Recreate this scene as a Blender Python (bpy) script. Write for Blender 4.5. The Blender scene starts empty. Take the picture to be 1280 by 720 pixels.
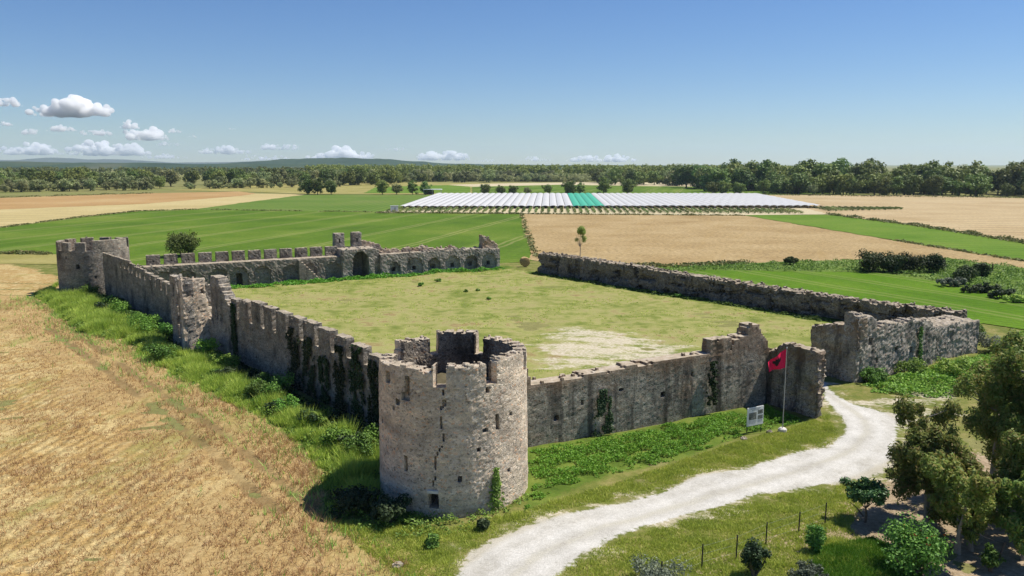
import bpy, math, random
import numpy as np
from mathutils import Vector, Matrix

# ------------------------------------------------------------------ camera, sky, sun, exposure
sc = bpy.context.scene
COL = sc.collection
rad = math.radians
CAM_H, FPX, HORIZON = 19.0, 1000.0, 205.0
PITCH = math.atan((360 - HORIZON) / FPX)
SP, CP = math.sin(PITCH), math.cos(PITCH)
cam = bpy.data.objects.new('camera', bpy.data.cameras.new('camera'))
COL.objects.link(cam)
cam.location = (0, 0, CAM_H)
cam.rotation_euler = (math.pi / 2 - PITCH, 0, 0)
cam.data.sensor_width = 36
cam.data.lens = 36 * FPX / 1280
cam.data.clip_start = 0.5
cam.data.clip_end = 120000
sc.camera = cam

SUN_AZ, SUN_EL = 19.0, 60.0           # azimuth from +X towards +Y
world = bpy.data.worlds.new('World')
sc.world = world
world.use_nodes = True
wn, wl = world.node_tree.nodes, world.node_tree.links
wn.clear()
wo = wn.new('ShaderNodeOutputWorld')
bg = wn.new('ShaderNodeBackground')
sky = wn.new('ShaderNodeTexSky')
sky.sky_type = 'NISHITA'
sky.sun_disc = False
sky.sun_elevation = rad(SUN_EL)
sky.sun_rotation = rad(90 - SUN_AZ)
sky.altitude = 20
sky.air_density = 1.0
sky.dust_density = 0.0
sky.ozone_density = 1.4
bg.inputs['Strength'].default_value = 0.060
hs = wn.new('ShaderNodeHueSaturation')
hs.inputs['Saturation'].default_value = 1.18
wl.new(sky.outputs[0], hs.inputs['Color'])
tint = wn.new('ShaderNodeMix')
tint.data_type = 'RGBA'; tint.blend_type = 'MULTIPLY'
tint.inputs[0].default_value = 1.0
tint.inputs[7].default_value = (0.79, 0.94, 1.24, 1)
wl.new(hs.outputs[0], tint.inputs[6])
wl.new(tint.outputs[2], bg.inputs[0])
wl.new(bg.outputs[0], wo.inputs[0])

sl = bpy.data.lights.new('sun', 'SUN')
sl.energy = 5.0
sl.angle = rad(0.5)
sl.color = (1.0, 0.95, 0.86)
sun = bpy.data.objects.new('sun', sl)
COL.objects.link(sun)
sd_ = Vector((math.cos(rad(SUN_EL)) * math.cos(rad(SUN_AZ)), math.cos(rad(SUN_EL)) * math.sin(rad(SUN_AZ)), math.sin(rad(SUN_EL))))
sun.rotation_euler = sd_.to_track_quat('Z', 'Y').to_euler()
sun.location = (60, 20, 80)

sc.view_settings.view_transform = 'Standard'
sc.view_settings.look = 'None'
sc.view_settings.exposure = 0.46
sc.view_settings.gamma = 1.0
sc.view_settings.use_curve_mapping = False
sc.render.engine = 'CYCLES'
sc.cycles.max_bounces = 12
sc.cycles.diffuse_bounces = 3
sc.cycles.glossy_bounces = 2
sc.cycles.transmission_bounces = 3
sc.cycles.volume_bounces = 12
sc.cycles.transparent_max_bounces = 6

# ------------------------------------------------------------------ helpers
def g(px, py, z=0.0):
    """point of the place that the photo (1280x720) shows at px,py on a level z above the ground"""
    u, v = (px - 640) / FPX, (py - 360) / FPX
    k = (CAM_H - z) / (SP + v * CP)
    return np.array([u * k, (CP - v * SP) * k])

def G(pts, z=0.0):
    return np.array([g(x, y, z) for x, y in pts])

def tag(o, label=None, cat=None, group=None, kind=None):
    if label: o['label'] = label
    if cat: o['category'] = cat
    if group: o['group'] = group
    if kind: o['kind'] = kind
    return o

def empty(name, loc, rz=0.0):
    o = bpy.data.objects.new(name, None)
    COL.objects.link(o)
    o.location = loc
    o.rotation_euler = (0, 0, rz)
    o.empty_display_size = 0.3
    return o

def mesh(name, V, faces, mats=None, smooth=False, midx=None):
    """faces: list of int arrays (n,3) or (n,4)"""
    me = bpy.data.meshes.new(name)
    V = np.asarray(V, dtype=np.float32)
    faces = [np.asarray(f, dtype=np.int32) for f in faces if len(f)]
    me.vertices.add(len(V))
    me.vertices.foreach_set('co', V.ravel())
    tot = sum(f.size for f in faces)
    npoly = sum(len(f) for f in faces)
    me.loops.add(tot)
    me.polygons.add(npoly)
    me.loops.foreach_set('vertex_index', np.concatenate([f.ravel() for f in faces]))
    lt = np.concatenate([np.full(len(f), f.shape[1], dtype=np.int32) for f in faces])
    ls = np.concatenate([[0], np.cumsum(lt)[:-1]]).astype(np.int32)
    me.polygons.foreach_set('loop_start', ls)
    me.polygons.foreach_set('loop_total', lt)
    me.polygons.foreach_set('use_smooth', np.full(npoly, smooth, dtype=bool))
    if midx is not None:
        me.polygons.foreach_set('material_index', np.asarray(midx, dtype=np.int32))
    for m in (mats if isinstance(mats, (list, tuple)) else [mats]):
        if m: me.materials.append(m)
    me.update(calc_edges=True)
    return me

def obj(name, me, parent=None, loc=None):
    o = bpy.data.objects.new(name, me)
    COL.objects.link(o)
    if parent: o.parent = parent
    if loc is not None: o.location = loc
    return o

class MB:
    """collects verts and faces of several simple shapes for ONE mesh"""
    def __init__(s): s.V, s.Q, s.T, s.n, s.mq, s.mt = [], [], [], 0, [], []
    def add(s, V, Q=None, T=None, m=0):
        V = np.asarray(V, float)
        if Q is not None and len(Q): s.Q.append(np.asarray(Q) + s.n); s.mq += [m] * len(Q)
        if T is not None and len(T): s.T.append(np.asarray(T) + s.n); s.mt += [m] * len(T)
        s.V.append(V); s.n += len(V)
    def box(s, c, size, rz=0.0, m=0):
        x, y, z = np.array(size) / 2
        P = np.array([(-x,-y,-z),(x,-y,-z),(x,y,-z),(-x,y,-z),(-x,-y,z),(x,-y,z),(x,y,z),(-x,y,z)])
        ca, sa = math.cos(rz), math.sin(rz)
        P = np.c_[P[:,0]*ca - P[:,1]*sa, P[:,0]*sa + P[:,1]*ca, P[:,2]] + np.array(c)
        s.add(P, [(0,3,2,1),(4,5,6,7),(0,1,5,4),(1,2,6,5),(2,3,7,6),(3,0,4,7)], m=m)
    def tube(s, pts, rs, n=7, m=0, cap=True):
        pts = np.asarray(pts, float)
        rs = np.broadcast_to(rs, len(pts))
        rings = []
        for i, p in enumerate(pts):
            t = pts[min(i+1, len(pts)-1)] - pts[max(i-1, 0)]
            t = t / (np.linalg.norm(t) + 1e-9)
            a = np.cross(t, (0.31, 0.95, 0.05)); a /= np.linalg.norm(a) + 1e-9
            b = np.cross(t, a)
            an = np.linspace(0, 2*math.pi, n, endpoint=False)
            rings.append(p + rs[i] * (np.cos(an)[:,None]*a + np.sin(an)[:,None]*b))
        V = np.concatenate(rings)
        Q = []
        for i in range(len(pts)-1):
            for j in range(n):
                k = (j+1) % n
                Q.append((i*n+j, i*n+k, (i+1)*n+k, (i+1)*n+j))
        T = []
        if cap:
            V = np.concatenate([V, pts[:1], pts[-1:]])
            c0, c1, e = len(V)-2, len(V)-1, (len(pts)-1)*n
            for j in range(n):
                k = (j+1) % n
                T.append((c0, k, j)); T.append((c1, e+j, e+k))
        s.add(V, Q, T, m=m)
    def mesh(s, name, mats, smooth=False):
        fs, mi = [], []
        if s.Q: fs.append(np.concatenate(s.Q)); mi += s.mq
        if s.T: fs.append(np.concatenate(s.T)); mi += s.mt
        return mesh(name, np.concatenate(s.V), fs, mats, smooth, mi)

# smooth pseudo-noise on arrays (sum of sines at random directions)
def snoise(P, scale, seed, octv=4):
    r = np.random.RandomState(seed)
    P = np.asarray(P, float)
    out = np.zeros(P.shape[0])
    amp, tot = 1.0, 0.0
    f = 1.0 / scale
    for o in range(octv):
        for k in range(5):
            d = r.normal(size=P.shape[1]); d /= np.linalg.norm(d)
            out += amp * np.sin(2*math.pi*f*r.uniform(.7,1.3)*(P @ d) + r.uniform(0, 6.28)) / 5
        tot += amp * .35
        amp *= .6; f *= 2.1
    return out / tot

def inside(P, poly):
    x, y = P[:,0], P[:,1]
    c = np.zeros(len(P), bool)
    n = len(poly)
    for i in range(n):
        x0, y0 = poly[i]; x1, y1 = poly[(i+1) % n]
        t = ((y0 > y) != (y1 > y)) & (x < (x1-x0) * (y-y0) / ((y1-y0) if y1 != y0 else 1e-9) + x0)
        c ^= t
    return c

def dist_line(P, pts, closed=False):
    d = np.full(len(P), 1e9)
    n = len(pts)
    for i in range(n if closed else n-1):
        a, b = np.asarray(pts[i]), np.asarray(pts[(i+1) % n])
        ab = b - a
        t = np.clip(((P - a) @ ab) / (ab @ ab + 1e-12), 0, 1)
        d = np.minimum(d, np.linalg.norm(P - a - t[:,None]*ab, axis=1))
    return d

def sdist(P, poly):                      # positive inside
    d = dist_line(P, poly, True)
    return np.where(inside(P, poly), d, -d)

# ------------------------------------------------------------------ materials
class Mat:
    def __init__(s, name, rough=0.9, spec=0.2):
        s.m = bpy.data.materials.new(name)
        s.m.use_nodes = True
        s.nt = s.m.node_tree
        s.nt.nodes.clear()
        s.out = s.nt.nodes.new('ShaderNodeOutputMaterial')
        s.b = s.nt.nodes.new('ShaderNodeBsdfPrincipled')
        s.b.inputs['Roughness'].default_value = rough
        s.b.inputs['Specular IOR Level'].default_value = spec
        s.link(s.b.outputs[0], s.out.inputs[0])
        s.geo = s.n('ShaderNodeNewGeometry')
        s.pos = s.geo.outputs['Position']
    def n(s, t, **k):
        nd = s.nt.nodes.new(t)
        for a, v in k.items(): setattr(nd, a, v)
        return nd
    def link(s, a, b): s.nt.links.new(a, b)
    def put(s, sock, v):
        if isinstance(v, bpy.types.NodeSocket): s.link(v, sock)
        elif v is not None:
            if sock.type == 'RGBA' and len(v) == 3: v = (*v, 1)
            sock.default_value = v
    def math(s, op, a, b=None, c=None, clamp=False):
        nd = s.n('ShaderNodeMath', operation=op, use_clamp=clamp)
        s.put(nd.inputs[0], a)
        if b is not None: s.put(nd.inputs[1], b)
        if c is not None: s.put(nd.inputs[2], c)
        return nd.outputs[0]
    def scale(s, v, xyz):
        nd = s.n('ShaderNodeMapping')
        nd.inputs['Scale'].default_value = xyz
        s.link(v, nd.inputs[0])
        return nd.outputs[0]
    def rot(s, v, rz, xyz=(1,1,1)):
        nd = s.n('ShaderNodeMapping', vector_type='TEXTURE')
        nd.inputs['Rotation'].default_value = (0, 0, rz)
        s.link(v, nd.inputs[0])
        return s.scale(nd.outputs[0], xyz)
    def noise(s, sc_, det=4, rough=.55, v=None, dist=0.0):
        nd = s.n('ShaderNodeTexNoise')
        nd.inputs['Scale'].default_value = sc_
        nd.inputs['Detail'].default_value = det
        nd.inputs['Roughness'].default_value = rough
        nd.inputs['Distortion'].default_value = dist
        s.link(v or s.pos, nd.inputs['Vector'])
        return nd.outputs[0]
    def voro(s, sc_, feature='F1', v=None, rnd=1.0):
        nd = s.n('ShaderNodeTexVoronoi', feature=feature)
        nd.inputs['Scale'].default_value = sc_
        nd.inputs['Randomness'].default_value = rnd
        s.link(v or s.pos, nd.inputs['Vector'])
        return nd
    def ramp(s, f, stops, mode='LINEAR'):
        nd = s.n('ShaderNodeValToRGB')
        cr = nd.color_ramp
        cr.interpolation = mode
        while len(cr.elements) < len(stops): cr.elements.new(0.5)
        for e, (p, c) in zip(cr.elements, stops):
            e.position = p
            e.color = (c, c, c, 1) if isinstance(c, (int, float)) else (*c, 1)
        s.link(f, nd.inputs[0])
        return nd.outputs[0]
    def step(s, f, a, b):
        nd = s.n('ShaderNodeMapRange', interpolation_type='SMOOTHSTEP')
        s.put(nd.inputs[0], f)
        nd.inputs[1].default_value = a
        nd.inputs[2].default_value = b
        return nd.outputs[0]
    def mix(s, f, a, b, mode='MIX'):
        nd = s.n('ShaderNodeMix', data_type='RGBA', blend_type=mode)
        s.put(nd.inputs[0], f)
        s.put(nd.inputs[6], a)
        s.put(nd.inputs[7], b)
        return nd.outputs[2]
    def attr(s, name):
        nd = s.n('ShaderNodeAttribute', attribute_name=name)
        return nd
    def color(s, c): s.put(s.b.inputs['Base Color'], c)
    def bump(s, h, strength=.5, dist=.1):
        nd = s.n('ShaderNodeBump')
        nd.inputs['Strength'].default_value = strength
        nd.inputs['Distance'].default_value = dist
        s.link(h, nd.inputs['Height'])
        s.link(nd.outputs[0], s.b.inputs['Normal'])

def plain(name, c, rough=.8, spec=.3, metal=0.0, var=.25, sc_=6.0):
    m = Mat(name, rough, spec)
    f = m.noise(sc_, 4)
    m.color(m.mix(f, tuple(x*(1-var) for x in c), tuple(min(1, x*(1+var)) for x in c)))
    m.b.inputs['Metallic'].default_value = metal
    return m.m

def stone(name, base=(.36,.31,.25), dark=(.10,.09,.08), pale=(.50,.46,.40), stain=.5, warm=.35, sz=3.4, bmp=.8, runs=0.0):
    m = Mat(name, .95, .1)
    warp = m.noise(2.2, 3)
    vv = m.n('ShaderNodeVectorMath', operation='MULTIPLY_ADD')
    sp = m.scale(m.pos, (1, 1, 1.55))
    m.link(sp, vv.inputs[0]); vv.inputs[1].default_value = (1, 1, 1)
    wv = m.n('ShaderNodeTexNoise'); wv.inputs['Scale'].default_value = 2.5; m.link(m.pos, wv.inputs['Vector'])
    sc2 = m.n('ShaderNodeVectorMath', operation='SCALE'); sc2.inputs['Scale'].default_value = .35
    m.link(wv.outputs[1], sc2.inputs[0]); m.link(sc2.outputs[0], vv.inputs[2])
    cell = m.voro(sz, 'F1', vv.outputs[0])
    edge = m.voro(sz, 'DISTANCE_TO_EDGE', vv.outputs[0])
    sep = m.n('ShaderNodeSeparateColor'); m.link(cell.outputs['Color'], sep.inputs[0])
    r, gch = sep.outputs[0], sep.outputs[1]
    c = m.ramp(r, [(0, tuple(x*.55 for x in base)), (.22, tuple(x*.85 for x in base)), (.6, base), (.85, tuple(x*1.1 for x in base)), (1, pale)])
    c = m.mix(m.math('MULTIPLY', m.step(gch, .86, .97), .6), c, (base[0]*1.25, base[1]*.85, base[2]*.62))       # reddish bricks and stones
    mort = m.step(edge.outputs['Distance'], .02, .10)
    c = m.mix(mort, tuple(x*.98 for x in pale), c)
    fine = m.noise(14, 6, .7)
    c = m.mix(.55, c, m.ramp(fine, [(.25, .25), (.5, .62), (.75, 1.0)]), 'MULTIPLY')
    c = m.mix(.5, c, (1.55, 1.55, 1.55), 'MULTIPLY')
    tone = m.noise(.75, 4, .6, m.scale(m.pos, (1, 1, 1.3)))
    c = m.mix(.8, c, m.ramp(tone, [(.30, (.62,.60,.60)), (.5, (1.0,.98,.95)), (.68, (1.28,1.22,1.14))]), 'MULTIPLY')
    crs = m.noise(1.0, 3, .5, m.scale(m.pos, (.35, .35, 2.6)))
    c = m.mix(.35, c, m.ramp(crs, [(.36, (.55,.52,.5)), (.5, (1.0,1.0,1.0)), (.66, (1.2,1.15,1.1))]), 'MULTIPLY')
    # pits where stones have fallen out
    pit = m.step(m.noise(5.5, 2, .4), .66, .72)
    c = m.mix(m.math('MULTIPLY', pit, .65), c, dark)
    # streaks of lichen and run-off, big blotches
    st = m.noise(1.0, 6, .65, m.scale(m.pos, (.55, .55, .20)))
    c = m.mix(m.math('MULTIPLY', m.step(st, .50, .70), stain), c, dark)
    bl = m.noise(.45, 5, .65)
    c = m.mix(m.math('MULTIPLY', m.step(bl, .52, .72), stain*.75), c, tuple(x*1.3 for x in dark))
    wb = m.noise(.33, 4, .6, m.scale(m.pos, (1, 1, 1.9)))
    c = m.mix(m.math('MULTIPLY', m.step(wb, .52, .74), warm), c, (.36, .20, .10))
    if runs:
        rn = m.noise(1.0, 5, .7, m.scale(m.pos, (1.1, 1.1, .10)))
        c = m.mix(m.math('MULTIPLY', m.step(rn, .47, .62), runs), c, dark)
        sz = m.n('ShaderNodeSeparateXYZ'); m.link(m.pos, sz.inputs[0])
        band = m.step(m.math('ADD', sz.outputs[2], m.math('MULTIPLY', m.noise(.5, 4), 2.2)), 4.6, 5.6)
        c = m.mix(m.math('MULTIPLY', band, runs*.7), c, (.22,.135,.075))
    # weathered tops: dust, dry turf
    nz = m.n('ShaderNodeSeparateXYZ'); m.link(m.geo.outputs['True Normal'], nz.inputs[0])
    topn = m.noise(1.6, 4, .6)
    topc = m.ramp(topn, [(.3, (.22,.20,.15)), (.5, (.40,.33,.24)), (.7, (.48,.43,.36))])
    c = m.mix(m.math('MULTIPLY', m.step(nz.outputs[2], .55, .85), .8), c, topc)
    m.color(c)
    h = m.math('ADD', m.math('MULTIPLY', mort, .6), m.math('MULTIPLY', fine, .9))
    h = m.math('SUBTRACT', h, m.math('MULTIPLY', pit, 1.2))
    m.bump(h, bmp, .06)
    return m.m

M_TOWER = stone('tower_stone', (.64,.53,.41), (.17,.135,.10), (.76,.68,.57),   .22, .10, 5.6)
M_WALL = stone('wall_stone', (.25,.225,.19), (.045,.04,.036), (.40,.37,.32), .72, .18, 5.2)
M_FRONT = stone('front_wall_stone', (.27,.245,.205), (.045,.04,.036), (.46,.43,.37), .80, .34, 5.6, .35, .7)
M_RUIN = stone('ruin_stone', (.31,.285,.25), (.06,.055,.05), (.47,.445,.40), .75, .12, 5.2)
M_DARKWALL = stone('lichen_shade_stone', (.20,.17,.135), (.024,.021,.018), (.36,.32,.27), .97, .12, 4.4)  # lichened wall stone; its darkness doubles as painted shade inside the round towers
M_BRICKY = stone('rubble_stone', (.36,.28,.21), (.09,.07,.06), (.48,.42,.36), .4, .75, 3.8)

M_EARTH = plain('dark_earth', (.10,.085,.05), .95, .1, 0, .5, 3)

def leafmat(name, cols, trans=.25, rough=.6, patch=None):
    """foliage; colour varies leaf by leaf and plant by plant"""
    m = Mat(name, rough, .25)
    f = m.math('ADD', m.math('MULTIPLY', m.geo.outputs['Random Per Island'], .6), m.math('MULTIPLY', m.noise(.55, 3), .55))
    oi = m.n('ShaderNodeObjectInfo')
    n = len(cols)
    c = m.ramp(f, [(.15 + .75*i/(n-1), cols[i]) for i in range(n)])
    hv = m.n('ShaderNodeHueSaturation')
    m.put(hv.inputs['Value'], m.math('MULTIPLY_ADD', oi.outputs['Random'], .75, .68))
    m.put(hv.inputs['Hue'], m.math('MULTIPLY_ADD', m.math('FRACT', m.math('MULTIPLY', oi.outputs['Random'], 7.3)), .05, .472))
    m.link(c, hv.inputs['Color'])
    c = hv.outputs[0]
    m.color(c)
    tr = m.n('ShaderNodeBsdfTranslucent')
    m.link(c, tr.inputs[0])
    mx = m.n('ShaderNodeMixShader')
    mx.inputs[0].default_value = trans
    m.link(m.b.outputs[0], mx.inputs[1]); m.link(tr.outputs[0], mx.inputs[2]); m.link(mx.outputs[0], m.out.inputs[0])
    return m.m

L_OAK = leafmat('oak_foliage', [(0.055,0.094,0.021), (0.115,0.175,0.036), (0.194,0.256,0.062)])
L_WILLOW = leafmat('willow_foliage', [(0.112,0.156,0.049), (0.226,0.260,0.105), (0.386,0.396,0.180)])
L_FOREST = leafmat('forest_foliage', [(0.077,0.115,0.023), (0.138,0.191,0.042), (0.223,0.259,0.067)])
L_GUM = leafmat('gum_foliage', [(0.071,0.127,0.025), (0.173,0.256,0.051), (0.273,0.337,0.076), (0.388,0.307,0.095)], .42)
L_CITRUS = leafmat('citrus_foliage', [(0.017,0.042,0.014), (0.039,0.087,0.025), (0.098,0.154,0.049)], .15, .45)
L_BUSH = leafmat('bush_foliage', [(0.038,0.083,0.018), (0.096,0.193,0.032), (0.182,0.313,0.053)])
L_FIG = leafmat('fig_foliage', [(0.050,0.123,0.020), (0.123,0.264,0.033), (0.215,0.380,0.058)])
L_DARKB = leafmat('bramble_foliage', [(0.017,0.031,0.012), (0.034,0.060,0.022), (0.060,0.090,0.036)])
L_HEDGE = leafmat('hedge_foliage', [(.020,.034,.008), (.038,.06,.014), (.065,.09,.024)])
L_MARGIN = leafmat('margin_blades', [(.05,.065,.018), (.10,.11,.03), (.20,.17,.07)])
L_OLIVE = leafmat('olive_foliage', [(.06,.08,.045), (.13,.15,.10), (.20,.22,.16)])
L_HERB = leafmat('herb_leaves', [(0.052,0.144,0.011), (0.098,0.230,0.018), (0.161,0.299,0.032)])
L_TALL = leafmat('tall_grass_blades', [(0.112,0.225,0.037), (0.239,0.413,0.061), (0.445,0.563,0.122)])
L_DRY = leafmat('dry_grass_blades', [(.32,.20,.07), (.50,.35,.14), (.68,.54,.27)], .35, .8)
L_TURF = leafmat('turf_blades', [(0.179,0.254,0.037), (0.304,0.402,0.059), (0.466,0.508,0.116)], .3, .8)
L_IVY = leafmat('ivy_leaves', [(.010,.022,.008), (.024,.045,.012), (.05,.08,.022)])
L_VINE = leafmat('vine_leaves', [(0.070,0.119,0.028), (0.140,0.196,0.056), (0.238,0.266,0.098)])
L_SAPL = leafmat('sapling_foliage', [(0.104,0.169,0.026), (0.195,0.273,0.046), (0.286,0.351,0.078)])
L_FLOWER = plain('red_flowers', (.55,.07,.03), .6)
M_BARK = plain('bark', (.13,.10,.075), .95, .1, 0, .5, 9)
M_PBARK = plain('pale_bark', (.30,.26,.21), .95, .1, 0, .4, 9)

def field(name, cols, sc_=.05, rows=None, rowamt=.25, fine=.35, bump=.0, stretch=None, streak=None, tram=None):
    """crop field: big patches, fine speckle, drill rows along an angle"""
    m = Mat(name, .95, .08)
    big = m.noise(sc_, 5, .6, m.rot(m.pos, stretch, (.25, 1, 1)) if stretch is not None else None)
    n = len(cols)
    c = m.ramp(big, [(.3 + .4*i/(n-1), cols[i]) for i in range(n)])
    fn = m.noise(1.1, 6, .75)
    c = m.mix(fine, c, m.ramp(fn, [(.3, .35), (.5, .8), (.72, 1.45)]), 'MULTIPLY')
    if rows:
        ang, per = rows
        wv = m.n('ShaderNodeTexWave', wave_type='BANDS', bands_direction='Y', wave_profile='SIN')
        wv.inputs['Scale'].default_value = 2*math.pi/20/per
        wv.inputs['Distortion'].default_value = 1.2
        wv.inputs['Detail'].default_value = 3
        wv.inputs['Detail Scale'].default_value = .6
        m.link(m.rot(m.pos, ang), wv.inputs[0])
        c = m.mix(rowamt, c, m.ramp(wv.outputs[1], [(0, .55), (1, 1.25)]), 'MULTIPLY')
    if tram is not None:
        ang, gap, amt = tram
        sx = m.n('ShaderNodeSeparateXYZ'); m.link(m.rot(m.pos, ang), sx.inputs[0])
        wob = m.math('ADD', sx.outputs[1], m.math('MULTIPLY', m.noise(.05, 2), 3.0))
        for o_ in (0.0, 1.9):
            fr_ = m.math('FRACT', m.math('DIVIDE', m.math('ADD', wob, o_), gap))
            ln = m.step(m.math('ABSOLUTE', m.math('SUBTRACT', fr_, .5)), .6/gap, .25/gap)
            c = m.mix(m.math('MULTIPLY', ln, amt), c, (.30,.26,.12))
    if streak is not None:
        ang, scl, colr, amt = streak
        sn = m.noise(scl, 5, .6, m.rot(m.pos, ang, (.06, 1, 1)))
        c = m.mix(m.math('MULTIPLY', m.step(sn, .52, .68), amt), c, colr)
    m.color(c)
    m.bump(fn, .6, .25)
    return m.m

# ------------------------------------------------------------------ plan of the castle (metres; x right, y away)
T_C = np.array([-3.45, 45.55])                       # near round tower
LT_C = np.array([-63.2, 120.2])                      # far left round tower
W1A, W1B = np.array([-6.2, 51.7]), np.array([-27.8, 77.5])
W2A, W2B = np.array([-33.0, 84.0]), np.array([-59.5, 115.5])
BKL, BKM, BKR = np.array([-58.0, 117.0]), np.array([-27.6, 133.4]), np.array([-2.2, 147.2])
FRI, FRJ = np.array([4.5, 140.1]), np.array([48.6, 85.3])
FWK, FWL = np.array([0.4, 51.3]), np.array([20.5, 62.1])
SPL = np.array([23.2, 57.5])
RQI, RQ, RR = np.array([27.7, 71.4]), np.array([29.9, 67.8]), np.array([47.7, 79.8])

PATH = [(560,760),(566,735),(575,712),(591,687),(629,670),(676,652),(725,640),(760,633),(790,624),(830,613),(858,602),(877,594),(916,590),
        (940,584),(974,572),(1003,563),(1040,557),(1056,545),(1056,528),(1042,512),(1031,497),(1022,480),(1030,474),(1036,485),(1046,494),(1062,503),(1100,514),
        (1126,517),(1120,550),(1112,578),(1103,594),(1060,603),(1025,606),(1004,611),(943,620),(900,634),(854,645),(816,653),(783,668),
        (760,677),(725,698),(690,722),(650,760)]
PATH = G(PATH)
COURT = np.array([W1A, FWK, FWL, RQI, (44.5, 80.5), FRJ, FRI, BKR, BKM, BKL, W2B, W2A, W1B])
DRY = np.concatenate([G([(-330,318),(-60,318),(20,330),(74,345),(74,372),(40,372),(70,392),(100,418),(150,428),(200,460),(262,494),(330,525),(375,556),(402,592),(408,640),(430,668),(480,684),(512,705),(530,740),(520,800)]),
                      [(-14,24),(-140,24)]])
DIRT = G([(1010,640),(1075,600),(1110,596),(1150,560),(1290,560),(1330,760),(1180,760),(1060,690),(960,705)])
STRIPEDGE = G([(40,372),(70,392),(100,418),(150,428),(200,460),(262,494),(330,525),(375,556),(402,592),(408,640),(430,668),(480,684),(512,705),(530,740)])
PATHMID = G([(600,770),(640,722),(672,694),(745,664),(850,632),(940,606),(1010,586),(1062,566),(1085,545),(1080,526),(1058,508),(1030,488)])
BARE = G([(668,440),(690,410),(740,408),(800,418),(850,432),(862,446),(810,456),(740,462),(690,462)])

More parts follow.
